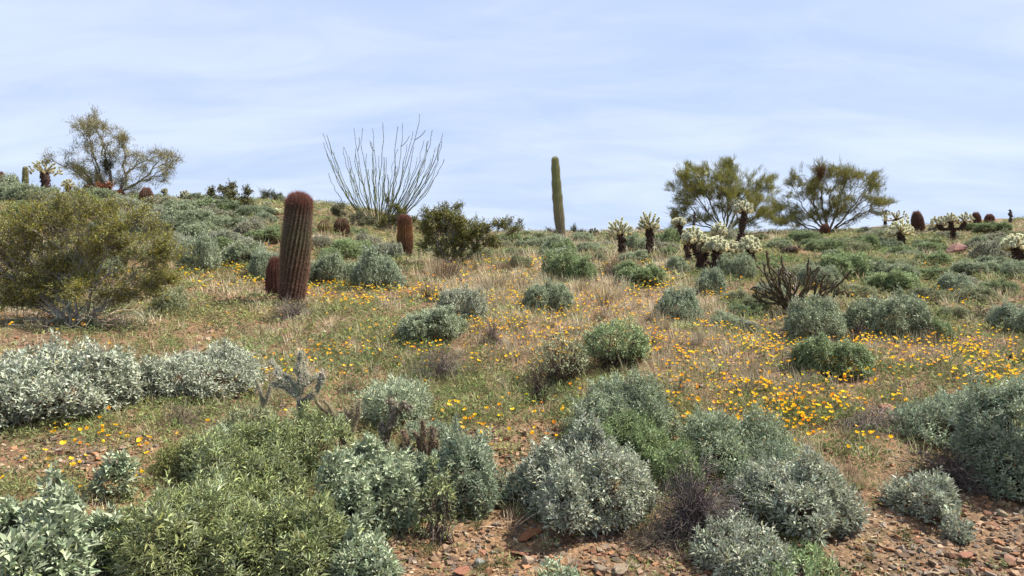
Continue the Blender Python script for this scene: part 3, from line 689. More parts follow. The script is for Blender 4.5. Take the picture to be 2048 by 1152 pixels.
def saguaro(u, v, top_u, top_v, wpx, label, seed, ribs=18, push=0.0, widths=None):
    root, Y = put('saguaro', u, v, label, 'cactus', None, push); g = np.random.default_rng(seed)
    H = (v - top_v) / FPX * Y + .05; W = wpx / 2 / FPX * Y; n = 90; t_ = np.linspace(0, 1, n); dx = (top_u - u) / FPX * Y
    path = np.stack([dx * (t_ + .12 * np.sin(t_ * np.pi)), t_ * .05, H * t_], 1)
    ws = widths or [(0, .72), (.05, .8), (.25, 1.0), (.42, .92), (.5, 1.02), (.56, .86), (.68, .88), (.72, .80), (.85, .78), (.9, .70), (.97, .66), (1, .6)]
    rad = W * np.interp(t_, [a for a, _ in ws], [b for _, b in ws]); cap = np.clip((1 - t_) * H / (W * .75), 0, 1); rad *= np.sqrt(np.clip(1 - (1 - cap) ** 2, .004, 1))
    rad *= 1 + .02 * np.sin(t_ * 41 + seed) + .018 * np.sin(t_ * 23)
    body = lerp3([(0, (.22, .17, .12)), (.25, (.25, .215, .12)), (.5, (.27, .26, .10)), (.58, (.22, .235, .085)), (.75, (.25, .265, .085)), (1, (.31, .31, .12))])
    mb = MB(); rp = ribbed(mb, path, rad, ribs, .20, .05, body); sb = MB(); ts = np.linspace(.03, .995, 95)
    for k in range(ribs):
        P, o, up = rp(k, ts)
        for j in range(5):
            d = unit(o + g.normal(size=o.shape) * .6); m_ = len(ts)
            sb.scatter(SPINE_V, SPINE_F, P, frames(d, rdir(m_, g)), np.stack([np.full(m_, .006), .022 + .02 * g.random(m_), np.full(m_, .006)], 1), vary((.40, .34, .22), m_, .25, g))
    obj('body', mb.mesh('body', M_skin, True), root); obj('spines', sb.mesh('spines', M_spine), root, kind='stuff')
    return root
saguaro(1123, 478, 1110, 314, 20.5, 'lone armless saguaro with pinched green top on the skyline', 5)
saguaro(51, 385, 49, 310, 12, 'short plain saguaro column beside the teddy bear cholla at far left', 6, 14, 2.0)

# ================================================================== BARREL CACTI
MESH_TALL = barrel_parts(1.62, .215, (.13, .03), 22, 41, -.8, 60, .05, taper=.95, sw=.0046, nsp=8, body=lerp3([(0, (.085, .045, .03)), (.35, (.07, .052, .028)), (.6, (.055, .065, .028)), (1, (.06, .045, .028))]), spc=lerp3([(0, (.42, .25, .18)), (.35, (.46, .28, .20)), (.6, (.42, .31, .20)), (.76, (.40, .27, .20)), (.86, (.34, .15, .11)), (1, (.40, .17, .13))]))
MESH_SLIM = barrel_parts(.92, .165, (.0, 0), 20, 42, .15, 40, .05, lerp3([(0, (.10, .05, .035)), (.3, (.16, .075, .04)), (.7, (.17, .10, .03)), (1, (.09, .08, .04))]), lerp3([(0, (.20, .13, .10)), (.3, (.30, .16, .10)), (.6, (.46, .24, .10)), (.85, (.34, .15, .09)), (1, (.36, .16, .12))]), sw=.005)
MESH_RED = barrel_parts(.46, .155, (.01, 0), 18, 43, .2, 26, .05, lerp3([(0, (.10, .05, .035)), (1, (.11, .06, .035))]), lerp3([(0, (.22, .10, .075)), (1, (.30, .13, .10))]), sw=.0045)
MESH_ROUND = barrel_parts(.60, .26, (.0, 0), 20, 44, .1, 26, .055, lerp3([(0, (.10, .05, .03)), (.5, (.11, .06, .035)), (1, (.10, .07, .04))]), lerp3([(0, (.22, .11, .07)), (.6, (.27, .12, .075)), (1, (.42, .20, .15))]), sw=.006, nsp=7)
MESH_GOLD = barrel_parts(.52, .26, (.0, 0), 17, 45, .1, 24, .05, lerp3([(0, (.20, .16, .05)), (.6, (.24, .20, .06)), (1, (.12, .09, .05))]), lerp3([(0, (.34, .25, .12)), (.6, (.30, .18, .10)), (1, (.30, .13, .10))]), sw=.0045, nsp=6)
def barrel(u, v, h, w, meshes, mh, mw, label, push=0.0, tilt=(0, 0), rz=0.0, col=(1, 1, 1)):
    root, Y = put('barrel_cactus', u, v, label, 'cactus', 'barrel cacti on the slope', push, .03)
    root.rotation_euler = (tilt[0], tilt[1], rz); s_ = w / FPX * Y / mw; root.scale = (s_, s_, (h / FPX * Y + .03) / mh)
    obj('body', meshes[0], root, col); obj('spines', meshes[1], root, col, 'stuff'); return root
tall_ = barrel(582, 612, 222, 55, MESH_TALL, 1.62, .43, 'tall leaning barrel cactus with green middle and red spiny crown', .15)
mb = MB(); g = np.random.default_rng(141); m_ = 30; a = g.random(m_) * 6.28; q = .05 + .11 * g.random(m_); c0 = np.stack([.13 + np.cos(a) * q, .03 + np.sin(a) * q, 1.585 - 1.5 * (q - .05) ** 1.3 * 1.6], 1)
mb.scatter(ICO_V, ICO_F, c0, frames(rdir(m_, g), rdir(m_, g)), np.tile(np.array([[.017, .024, .017]]), (m_, 1)), vary((.17, .055, .05), m_, .3, g))
m_ = 700; a = g.random(m_) * 6.28; q = .19 * g.random(m_) ** .6; o = unit(np.stack([np.cos(a) * q * 5, np.sin(a) * q * 5, np.full(m_, .8)], 1) + g.normal(size=(m_, 3)) * .5)
mb.scatter(SPINE_V, SPINE_F, np.stack([.13 + np.cos(a) * q, .03 + np.sin(a) * q, 1.60 - 4.2 * q ** 2], 1), frames(o, rdir(m_, g)), np.stack([np.full(m_, .005), .05 + .04 * g.random(m_), np.full(m_, .005)], 1), vary((.40, .18, .14), m_, .35, g))
obj('crown', mb.mesh('crown', M_spine), tall_)
barrel(551, 592, 74, 36, MESH_RED, .46, .31, 'short red-spined barrel cactus tucked against the tall leaning one', .1)
barrel(810, 517, 86, 29, MESH_SLIM, .92, .33, 'slim orange barrel cactus standing in front of the ocotillo')
barrel(293, 418, 42, 27, MESH_ROUND, .60, .52, 'round reddish barrel cactus on the ridge below the left skyline tree', 0, (0, 0), 1)
barrel(649, 472, 30, 29, MESH_GOLD, .52, .52, 'squat golden-ribbed barrel cactus right of the tall leaning one')
barrel(683, 472, 34, 31, MESH_ROUND, .60, .52, 'squat brownish barrel cactus between the golden one and the ocotillo', 0, (0, 0), 2, (.85, .95, .8))
barrel(1838, 466, 43, 23, MESH_ROUND, .60, .52, 'tall smooth brown barrel cactus leaning right near the three-headed cholla', 0, (0, R(7)), 3, (.75, .8, .75))
barrel(1952, 452, 27, 18, MESH_ROUND, .60, .52, 'upright brown barrel cactus on the skyline right of the three-headed cholla', 0, (0, 0), 4, (.9, .9, .9))
barrel(1979, 448, 19, 18, MESH_ROUND, .60, .52, 'small round barrel cactus farthest right on the skyline', 0, (0, 0), 5, (1.05, .95, .9))
barrel(1650, 471, 23, 19, MESH_ROUND, .60, .52, 'small brown barrel cactus at the foot of the dome-shaped tree', 0, (0, 0), 6, (.9, .85, .8))
barrel(0, 402, 64, 17, MESH_SLIM, .92, .33, 'red barrel cactus cut by the left edge of the picture', 1.5, (0, 0), 6)
barrel(1796, 830, 19, 14, MESH_RED, .46, .31, 'tiny round grey-spined cactus beside a pinkish stone at the right', 0, (0, 0), 1, (2.2, 4.5, 4.5))

# ================================================================== TEDDY BEAR CHOLLAS
cholla(1240, 518, (1240, 452, 54, 34), 'pale cholla left of the pair beside the saguaro, with low side branch', 1243, n=26, thick=.9, jl=1.25, trunk_r=.075, seed=1, side=[(1249, 498, 18, 12)])
cholla(1298, 515, (1297, 438, 46, 34), 'taller dark-trunked cholla right of the pair beside the saguaro', 1296, n=25, thick=.9, jl=1.2, trunk_r=.08, seed=2, side=[(1306, 495, 12, 8), (1300, 450, 42, 8)])
cholla(1357, 530, (1357, 440, 31, 15), 'small-headed cholla at the left of the crowded pale chollas', 1378, n=16, trunk_r=.05, seed=3)
cholla(1384, 545, (1384, 468, 47, 32), 'pale cholla with a long leaning trunk at the front left of the crowd', 1403, n=34, trunk_r=.055, seed=4, pale=1.08)
cholla(1404, 545, (1408, 485, 30, 36), 'yellowish low cholla squeezed between two larger front ones', 1406, n=20, trunk_r=.06, seed=5, pale=.95, push=.25)
cholla(1428, 547, (1432, 485, 46, 28), 'broad pale cholla on a thick double trunk in the middle of the crowd', 1430, n=36, trunk_r=.085, seed=6, pale=1.1)
cholla(1438, 520, (1438, 456, 34, 26), 'round pale cholla head rising at the back of the crowd', 1442, n=24, trunk_r=.05, seed=7, push=1.0)
cholla(1458, 524, (1460, 492, 44, 24), 'low spreading cholla right behind the middle of the crowd', 1460, n=26, trunk_r=.05, seed=8, push=.5)
cholla(1487, 506, (1487, 412, 41, 26), 'tallest cholla of the crowd on a long slanting dark trunk', 1470, n=30, trunk_r=.08, seed=9)
cholla(1501, 530, (1500, 486, 44, 32), 'round pale cholla at the right end of the crowd', 1503, n=36, trunk_r=.065, seed=10, pale=1.1)
cholla(1803, 496, (1800, 453, 50, 32), 'bushy pale cholla standing below the right-hand tree', 1803, n=38, trunk_r=.09, seed=11, pale=1.12)
cholla(1790, 470, (1792, 430, 54, 20), 'flat-topped cholla behind the bushy pale one', 1772, n=30, trunk_r=.07, seed=12, push=2)
cholla(1770, 470, (1770, 424, 20, 12), 'thin brown cholla on a bare pole behind the bushy pale one', 1768, n=14, trunk_r=.06, seed=13, pale=.55, push=3)
cholla(1905, 486, None, 'three-headed cholla with arms curving up beside the reddish boulder', 1905, n=22, trunk_r=.085, seed=14, heads=[(1876, 440, 32, 18), (1901, 434, 28, 18), (1929, 434, 34, 22)])
cholla(2035, 532, (2033, 482, 56, 30), 'cream-topped cholla cut by the right edge', 2042, n=36, trunk_r=.10, seed=15, pale=1.15)
cholla(90, 392, (89, 333, 58, 30), 'large pale cholla on the far left skyline above the creosote bush', 87, n=38, trunk_r=.15, seed=16, push=1)
cholla(137, 384, (136, 364, 26, 18), 'low cholla on the skyline under the left tree', 137, n=16, trunk_r=.1, seed=17, push=2)
cholla(329, 404, (329, 380, 15, 10), 'tiny cholla on the ridge right of the left skyline tree', 326, n=10, trunk_r=.07, seed=18, push=2, pale=.75)
cholla(370, 412, (370, 388, 24, 16), 'small dark-bottomed cholla on the ridge right of the left tree', 370, n=16, trunk_r=.09, seed=19, push=1, pale=.8)
cholla(405, 420, (405, 404, 34, 12), 'low yellowish cholla among the creosote twigs on the left ridge', 405, n=16, trunk_r=.07, seed=20, push=1, pale=.85)
cholla(534, 424, (534, 408, 22, 14), 'small cholla behind and left of the tall leaning barrel cactus', 534, n=12, trunk_r=.08, seed=21, pale=.8, push=1)
cholla(548, 428, (550, 421, 34, 8), 'flat cream cholla resting on the bushes left of the tall barrel cactus', 550, n=16, trunk_r=.05, seed=22, pale=1.1)
cholla(1188, 476, (1188, 462, 22, 14), 'small greyish cholla on the skyline right of the saguaro', 1188, n=14, trunk_r=.06, seed=23, pale=.5)
cholla(338, 408, (338, 402, 10, 7), 'faint little cholla low on the ridge left of the small dark-bottomed one', 338, n=6, trunk_r=.05, seed=24, pale=.7)

def spindle(u, v, h, w, label, seed, name='dead_cactus', col=(.085, .07, .06)):
    root, Y = put(name, u, v, label, 'cactus'); g = np.random.default_rng(seed); k = 12; H = h / FPX * Y; W = w / 2 / FPX * Y
    t_ = np.linspace(0, 1, k); rr = W * np.interp(t_, [0, .35, .75, 1], [.45, .6, 1, .25]) * (1 + g.normal(size=k) * .15); mb = MB()
    P = np.stack([np.cumsum(g.normal(size=k) * W * .15), np.zeros(k), H * t_], 1); mb.tube(P, rr, vary(col, k, .3, g), 7)
    m_ = 120; i = g.integers(0, k, m_); o = unit(g.normal(size=(m_, 3)) * np.array([1, 1, .4])); s_ = W * .4 * (.5 + g.random(m_))
    mb.scatter(ICO_V, ICO_F, P[i] + o * rr[i][:, None] * .8, frames(o + np.array([0, 0, -.4]), rdir(m_, g)), np.stack([s_ * .7, s_ * 1.5, s_ * .7], 1), vary(col, m_, .3, g))
    obj('trunk', mb.mesh('trunk', M_wood), root); return root
spindle(2020, 446, 26, 7, 'dark withered cactus spike on the skyline near the right edge', 51)
spindle(1388, 474, 50, 7, 'grey dead cactus post standing in front of the dense skyline tree', 52)

# fallen stump and broken stick
root, Y = put('fallen_cholla_stump', 1578, 514, 'dark fallen cholla stump with pale broken end on the right slope', 'stump', None, 0, -.02); g = np.random.default_rng(53)
mb = MB(); k = 9; t_ = np.linspace(0, 1, k); P = np.stack([-.17 + .36 * t_, g.normal(size=k) * .01, .12 + .05 * t_], 1); rr = .045 + .065 * t_ ** .7
mb.tube(P, rr, np.array([(.05, .03, .02)] * 6 + [(.12, .07, .04)] * 2 + [(.42, .30, .16)]), 9)
for m_, L, cc in ((160, .03, (.06, .035, .025)),): 
    i = g.integers(0, k, m_); o = rdir(m_, g); mb.scatter(ICO_V, ICO_F, P[i] + o * rr[i][:, None] * .85, frames(o, rdir(m_, g)), np.tile(np.array([[.014, .026, .014]]), (m_, 1)), vary(cc, m_, .4, g))
obj('trunk', mb.mesh('trunk', M_wood), root)
mb = MB(); m_ = 240; o = unit(g.normal(size=(m_, 3)) + np.array([.9, 0, .3])); mb.scatter(SPINE_V, SPINE_F, P[-1] + o * .05, frames(o, rdir(m_, g)), np.tile(np.array([[.006, .045, .006]]), (m_, 1)), vary((.50, .36, .18), m_, .2, g))
obj('broken_end', mb.mesh('broken_end', M_spine), root)
root, Y = put('broken_stick', 1155, 510, 'dark broken stick leaning up out of the straw right of the saguaro', 'stick'); mb = MB()
mb.tube([(-.05, 0, 0), (.0, 0, .10), (.07, 0, .17), (.11, .0, .19)], [.035, .04, .04, .02], (.05, .035, .025), 7); obj('wood', mb.mesh('wood', M_wood), root)

# branching cholla
def stemmy_cholla(u, v, label, stems, r, body, spine, seed, push=0.0, name='branching_cholla', spL=.014, dens=700, sub=.6, swp=.0022, tub=None):
    """stems: polylines in photograph pixels starting near the base"""
    root, Y = put(name, u, v, label, 'cactus', None, push); g = np.random.default_rng(seed); o0 = np.array(root.location)
    def one(P, r0, r1):
        mb = MB(); P = np.asarray(P); sl = np.linalg.norm(np.diff(P, axis=0), axis=1); n = max(5, int(sl.sum() / .03)); s_ = np.concatenate([[0], np.cumsum(sl)]) / sl.sum()
        tt4 = np.linspace(0, 1, n); Q = np.stack([np.interp(tt4, s_, P[:, k]) for k in range(3)], 1) + g.normal(size=(n, 3)) * .003
        rr = np.linspace(r0, r1, n) * (1 + .12 * np.sin(np.arange(n) * 2.2)); rr[-1] *= .5
        mb.tube(Q, rr, vary(body, n, .25, g), 7); m_ = int(dens * sl.sum()) + 10
        i = g.integers(0, n - 1, m_); q = g.random((m_, 1)); o = unit(g.normal(size=(m_, 3)))
        mb.scatter(ICO_V, ICO_F, (Q[i] * (1 - q) + Q[i + 1] * q)[::5] + o[::5] * rr[i][::5, None] * .75, frames(o[::5], rdir(len(o[::5]), g)), np.tile(np.array([[.3, .45, .3]]) * r0, (len(o[::5]), 1)), vary(tub or tuple(c_ * 1.5 for c_ in body), len(o[::5]), .25, g))
        mb.scatter(SPINE_V, SPINE_F, Q[i] * (1 - q) + Q[i + 1] * q + o * rr[i][:, None] * .8, frames(o, rdir(m_, g)), np.stack([np.full(m_, swp), spL * (.6 + .8 * g.random(m_)), np.full(m_, swp)], 1), vary(spine, m_, .2, g))
        obj('stem', mb.mesh('stem', M_spine), root); return Q
    for st in stems:
        dep = st[0]; P = [np.array([(a - 1024) / FPX * Y, Y + dep * (k / (len(st) - 2)), (576 - b) / FPX * Y]) - o0 for k, (a, b) in enumerate(st[1:])]
        Q = one(P, r, r * .72)
        for _ in range(int(g.random() < sub) + int(g.random() < sub * .5)):
            i = int(len(Q) * (.35 + .4 * g.random())); d = unit(Q[-1] - Q[0]); e = Q[i] + (d * .9 + g.normal(size=3) * .35 + np.array([0, 0, .35])) * .11
            one([Q[i], (Q[i] + e) / 2 + g.normal(size=3) * .008, e], r * .8, r * .6)
ST = []
g = np.random.default_rng(61)
for a, b in [(1487,565),(1496,572),(1512,512),(1508,530),(1524,508),(1535,530),(1545,525),(1553,530),(1560,525),(1572,535),(1580,530),(1590,535),(1597,520),(1603,540),(1612,520),(1620,545),(1632,548),(1640,540),(1650,552),(1660,562),(1672,572),(1680,580),(1578,550),(1566,550),(1540,555),(1518,560),(1530,575),(1645,575),(1625,570),(1605,560),(1590,575),(1550,580),(1500,590),(1660,590),(1570,590)]:
    bx, by = 1590 + (a - 1585) * .22, 618 + g.normal() * 3; 
    j_ = lambda s_: g.normal() * s_
    ST.append((g.normal() * .3, (bx, by), (bx + (a - bx) * .30 + j_(6), by + (b - by) * .30 + j_(4)), (bx + (a - bx) * .62 + j_(7), by + (b - by) * .52 + j_(5)), (bx + (a - bx) * .88 + j_(4), by + (b - by) * .78 + j_(3)), (a + j_(4), b + j_(5))))
stemmy_cholla(1592, 628, 'dark branching cholla with many brown ribbed arms above a brittlebush', ST, .0150, (.125, .10, .055), (.44, .35, .22), 62, dens=700, sub=1.1)
FG = (.22, .225, .15); FS = (.80, .74, .58)
stemmy_cholla(606, 905, 'spiny grey cholla with knobbly arms spread above the green leaves', [
    (0, (606, 890), (602, 845), (600, 812), (596, 790)), (.02, (600, 812), (618, 795), (636, 782), (640, 760)), (0, (640, 765), (645, 752), (643, 742)), (-.02, (596, 792), (575, 775), (560, 769), (545, 766)), (.03, (596, 785), (580, 763), (566, 752)), (0, (566, 756), (558, 750), (551, 744)),
    (0, (596, 790), (603, 768), (600, 750), (589, 738)), (.05, (601, 775), (616, 762), (632, 752)), (-.03, (585, 775), (572, 762), (556, 757)), (.03, (604, 770), (612, 752), (608, 745))], .0205, FG, FS, 63, dens=2600, spL=.020, name='spiny_cholla', sub=.3, swp=.0020, tub=(.60, .57, .44))
stemmy_cholla(775, 955, 'thick leaning grey cholla stem with spiny tips among silver leaves', [
    (0, (768, 915), (772, 870), (786, 835), (795, 815)), (0, (790, 825), (784, 808), (778, 798)), (.02, (795, 818), (806, 812), (820, 818)), (.0, (770, 880), (766, 860), (768, 850))], .026, (.14, .12, .08), (.50, .40, .27), 64, tub=(.36,.31,.22), dens=2600, spL=.022, name='spiny_cholla', sub=0, swp=.0011)
stemmy_cholla(700, 930, 'low straw-coloured cholla joints between the two grey chollas', [
    (0, (690, 890), (680, 850), (664, 822), (652, 806)), (0, (690, 870), (696, 835), (690, 812)), (0, (700, 880), (714, 830), (720, 800)), (.03, (690, 850), (705, 828), (703, 808)), (0, (680, 850), (660, 830), (645, 815))], .015, (.30, .25, .15), (.66, .56, .38), 65, dens=2400, spL=.022, name='spiny_cholla', sub=.5, swp=.0011)
stemmy_cholla(850, 990, 'brownish drooping cholla joints at the left of the blue-green bush', [
    (0, (842, 985), (846, 930), (838, 885), (830, 862)), (0, (850, 960), (858, 910), (864, 875), (866, 855)), (0, (846, 930), (822, 905), (815, 885), (808, 862)), (0, (855, 930), (872, 905), (874, 880)), (-.03, (850, 950), (852, 915), (848, 880), (852, 858)), (0, (840, 940), (812, 925), (800, 890))], .017, (.17, .12, .08), (.50, .37, .23), 66, dens=2200, spL=.022, name='spiny_cholla', sub=.5, swp=.0011)
stemmy_cholla(525, 860, 'pale spiny cholla tip at the right end of the silver hedge', [(0, (530, 850), (528, 815), (520, 780), (512, 762)), (0, (526, 810), (536, 790), (540, 772))], .015, (.27, .25, .17), (.66, .60, .46), 67, dens=2200, spL=.02, name='spiny_cholla', sub=0, swp=.0011)

# boulder
def rock_mesh(seed, flat=.7, sub=True, npl=9):
    g = np.random.default_rng(seed); v = ICO_V.copy(); f = ICO_F.copy()
    if sub:
        d = {}; vv = list(v); nf = []
        def mid_(a, b):
            k = (min(a, b), max(a, b))
            if k not in d: vv.append(unit((vv[a] + vv[b]) / 2)); d[k] = len(vv) - 1
            return d[k]
        for a, b, c in f:
            x, y, z = mid_(a, b), mid_(b, c), mid_(c, a); nf += [(a, x, z), (x, b, y), (z, y, c), (x, y, z)]
        v, f = np.array(vv), np.array(nf)
    for n_, o in zip(rdir(npl, g), .42 + .35 * g.random(npl)):
        h_ = v @ n_; v = v - np.clip(h_ - o, 0, None)[:, None] * n_
    v = v * np.array([1, .6 + .3 * g.random(), flat * (.6 + .4 * g.random())]); v += g.normal(size=v.shape) * .012
    return v, f
root, Y = put('boulder', 1912, 512, 'reddish brown angular boulder below the three-headed cholla', 'boulder', None, .15, .04); g = np.random.default_rng(71)
v_, f_ = rock_mesh(70, .8, True, 12); mb = MB(); mb.add(v_ * np.array([.26, .25, .30]) * 1.12 + np.array([0, 0, .20]), f_, vary((.27, .14, .11), len(v_), .1, g)); obj('stone', mb.mesh('stone', M_rock), root)

# ================================================================== SHRUBS
creosote(150, 652, [(20, 455, 90, 55), (110, 440, 80, 48), (200, 425, 70, 40), (270, 465, 70, 55), (320, 510, 50, 50, .9), (60, 520, 90, 50), (180, 505, 80, 50), (30, 585, 55, 40), (110, 570, 60, 30, .5), (250, 560, 60, 30, .6), (345, 540, 30, 36, .7), (-60, 500, 70, 80), (170, 590, 90, 34, .9), (60, 600, 80, 32, 1), (270, 580, 60, 26, .8), (120, 540, 120, 50, .8), (180, 402, 60, 16, .6), (90, 400, 50, 16, .6)],
         'big olive creosote bush with pale crooked stems at the left', 1350, .0170, 81, 15, 84, (.285, .260, .030), bark=(.33, .31, .25), r0=.016, twigr=.0022)
creosote(905, 532, [(900, 420, 24, 26), (870, 450, 36, 32), (915, 455, 46, 36), (945, 480, 40, 30), (985, 452, 36, 24, .8), (1022, 456, 30, 14, .6), (900, 490, 50, 28), (850, 480, 26, 30), (960, 490, 40, 22), (890, 440, 40, 30)],
         'olive creosote bush with an upright plume beside the slim orange barrel cactus', 560, .030, 82, 10, 60, (.215, .21, .035), r0=.02, twigr=.0035)
creosote(465, 424, [(462, 378, 18, 14), (430, 388, 18, 10, .7), (498, 388, 12, 14, .6), (455, 402, 40, 18), (495, 408, 30, 14)], 'creosote bush with wispy top on the ridge left of the tall barrel cactus', 130, .05, 83, 6, 42, (.14, .13, .03), r0=.03, twigr=.006)
creosote(700, 455, [(680, 410, 20, 12, .7), (705, 425, 34, 18), (735, 440, 30, 16), (672, 430, 14, 14)], 'wispy creosote bush at the left foot of the ocotillo', 110, .04, 84, 6, 36, (.12, .13, .05), r0=.02, twigr=.005)
creosote(785, 462, [(785, 405, 14, 20, .8), (790, 430, 26, 20), (765, 445, 26, 16), (812, 440, 16, 18), (840, 440, 14, 16)], 'olive creosote bush growing through the foot of the ocotillo', 120, .04, 85, 6, 50, (.18, .175, .025), r0=.02, twigr=.005, push=-.6)
creosote(1035, 470, [(1035, 445, 16, 12, .8), (1000, 452, 18, 10), (1015, 458, 24, 8)], 'thin grey creosote bush on the skyline left of the saguaro', 50, .04, 86, 4, 26, (.11, .115, .06), r0=.02, twigr=.006)
creosote(1150, 478, [(1142, 458, 12, 10, .8), (1165, 466, 16, 9), (1100, 462, 12, 8)], 'small twiggy creosote bush at the foot of the saguaro', 46, .035, 87, 4, 26, (.12, .13, .06), r0=.02, twigr=.005)
creosote(1860, 470, [(1870, 455, 30, 10), (1750, 462, 20, 10)], 'low straggly olive bush on the skyline near the leaning brown barrel cactus', 50, .04, 88, 4, 26, (.10, .12, .05), r0=.02, twigr=.005)
creosote(205, 396, [(205, 378, 20, 9), (180, 380, 14, 8), (232, 384, 12, 6)], 'orange-brown dead bush under the left skyline tree', 60, .06, 89, 4, 40, (.30, .12, .05), (.2, .1, .06), r0=.02, twigr=.006)

# --- bushes near the camera
near_bush(140, 858, 312, 180, 'silver', 'silver brittlebush with broad leaves, left half of the silver hedge', .052, .44, .036, 8, 110, .8, 6, push=.45, twigs=130)
near_bush(395, 815, 285, 125, 'silver', 'silvery white brittlebush, right half of the silver hedge', .046, .34, .033, 8, 80, .7, 6, push=.45, twigs=130)
near_bush(75, 1290, 330, 320, 'sage', 'big-leaved sage green brittlebush filling the bottom left corner', .058, .46, .04, 8, 200, .9, 6, lump=9, push=.35)
near_bush(230, 1010, 90, 110, 'sage', 'single upright leafy sprig between the corner bush and the narrow-leaved bush', .055, .5, .06, 7, 0, .8, 2, push=.3, twigs=12)
near_bush(400, 1215, 380, 280, 'lime', 'narrow-leaved green bush at the bottom, left of centre', .050, .20, .044, 10, 150, .9, 6, push=.35, lump=11, group='green bushes at the bottom', cat='shrub', name='green_bush')
near_bush(520, 1015, 310, 180, 'lime', 'narrow-leaved green bush below the spiny grey cholla', .046, .22, .044, 9, 120, .8, 6, push=.4, lump=11, group='green bushes at the bottom', name='green_bush')
near_bush(610, 1200, 260, 220, 'lime', 'dark gapped green bush at the bottom beside the grey-green one', .050, .22, .044, 9, 80, .8, 5, push=.35, lump=11, group='green bushes at the bottom', name='green_bush')
near_bush(380, 960, 150, 90, 'olive', 'low yellowish green bush left of the spiny grey cholla', .040, .24, .032, 8, 0, .8, 4, push=.35, group='green bushes at the bottom', name='green_bush')
near_bush(455, 905, 130, 60, 'sage', 'low grey-green leafy patch left of the spiny grey cholla', .040, .34, .04, 7, 0, .8, 3, push=.3)
near_bush(560, 1110, 120, 110, 'sage', 'grey-green leafy patch inside the narrow-leaved green bushes', .046, .34, .045, 7, 20, .8, 3, push=.3)
near_bush(620, 965, 210, 152, 'lime', 'narrow-leaved green tuft hiding the foot of the spiny grey cholla', .044, .24, .04, 7, 30, .8, 4, push=.3, group='green bushes at the bottom', name='green_bush')
near_bush(755, 985, 150, 115, 'sage', 'grey-green leafy patch below the thick leaning cholla stem', .042, .40, .038, 7, 30, .8, 4, push=.3)
near_bush(500, 880, 110, 75, 'dull', 'small dull bush hiding the foot of the pale spiny cholla tip', .034, .30, .04, 7, 0, .8, 3, push=.3)
near_bush(735, 1100, 235, 225, 'sage', 'grey-green brittlebush with pointed leaves leaning right at bottom centre', .046, .42, .038, 8, 160, .8, 6, lump=9, push=.4)
near_bush(735, 1200, 130, 150, 'sage', 'grey-green leafy tuft cut by the bottom edge below the pointed-leaved bush', .046, .42, .04, 8, 40, .8, 3, push=.3)
near_bush(915, 1040, 190, 180, 'blue', 'blue-green brittlebush curving down right of the drooping cholla joints', .038, .32, .030, 8, 120, .8, 6, push=.4)
near_bush(872, 1085, 100, 170, 'lime', 'thin pale green straggling plant below the drooping cholla joints', .034, .30, .085, 7, 0, .7, 4, push=.2, twigs=50)
near_bush(860, 905, 110, 70, 'blue', 'small blue-green bush behind the thick leaning grey cholla stem', .036, .30, .03, 7, 0, .8, 3)
near_bush(793, 872, 200, 130, 'sage', 'rounded grey-green brittlebush behind the thick leaning cholla stem', .040, .24, .030, 9, 0, .8, 5)
near_bush(1172, 1082, 275, 228, 'silver', 'silvery white brittlebush at bottom centre, left of the dead twig tangle', .036, .40, .030, 8, 220, .85, 7, push=.4, twigs=160)
near_bush(1060, 1010, 110, 110, 'silver', 'small silver bush leaning left from the bottom centre one', .034, .40, .034, 7, 40, .8, 3, push=.4)
near_bush(1235, 905, 225, 165, 'sage', 'sage green brittlebush behind the bottom centre silver one', .036, .34, .029, 8, 60, .8, 6, push=.4, twigs=120)
near_bush(1230, 960, 200, 150, 'green', 'bright green low bush between the silver one and the dead twig tangle', .036, .28, .030, 9, 60, .8, 5, push=.6, twigs=60)
near_bush(1345, 990, 140, 120, 'green', 'green leafy skirt hanging over the dead twig tangle', .036, .30, .032, 8, 60, .7, 4, push=.7, twigs=40)
near_bush(1460, 965, 235, 150, 'sage', 'sage green brittlebush uphill of the big silver one', .038, .30, .031, 8, 100, .8, 6, push=.4, twigs=120)
near_bush(1580, 1095, 245, 190, 'silver', 'large silver brittlebush sprawling right of the dead twig tangle', .040, .36, .031, 8, 220, .85, 7, push=.4, twigs=140)
near_bush(1530, 1015, 180, 130, 'blue', 'blue-green shoulder bush joining the sage one and the big silver one', .036, .30, .031, 8, 40, .7, 4, push=.5, twigs=50)
near_bush(1478, 1175, 215, 140, 'silver', 'pale silver brittlebush at the lower edge below the dead twig tangle', .038, .36, .031, 8, 120, .8, 5, push=.35)
near_bush(1600, 1215, 260, 110, 'green', 'green leaf tips along the lower edge below the big silver bush', .040, .30, .034, 8, 40, .8, 4, push=.3)
near_bush(1115, 1205, 110, 90, 'sage', 'small sage tuft cut by the lower edge among stones', .040, .40, .040, 7, 0, .8, 2, push=.3, twigs=20)
near_bush(1842, 1050, 140, 120, 'silver', 'small silver brittlebush alone on the red gravel at lower right', .038, .42, .036, 8, 80, .8, 5, push=.4, twigs=60)
near_bush(1912, 1092, 60, 70, 'silver', 'lowest silver sprig trailing on the red gravel at lower right', .036, .42, .036, 7, 0, .8, 2, push=.4, twigs=15)
near_bush(1910, 925, 250, 150, 'blue', 'grey-green brittlebush with bare stems below, left part of the right-edge mass', .038, .34, .031, 8, 100, .8, 6, push=.55, twigs=320)
near_bush(2035, 1015, 190, 260, 'blue', 'big shaded grey-green brittlebush running off the right edge', .040, .36, .032, 8, 100, .9, 6, lobes=[(0, .1, 0, .95, .9, .92), (-.42, -.35, 0, .5, .5, .62), (.2, -.4, 0, .6, .5, .7), (-.5, .3, .1, .5, .5, .78)], push=.4, twigs=320)
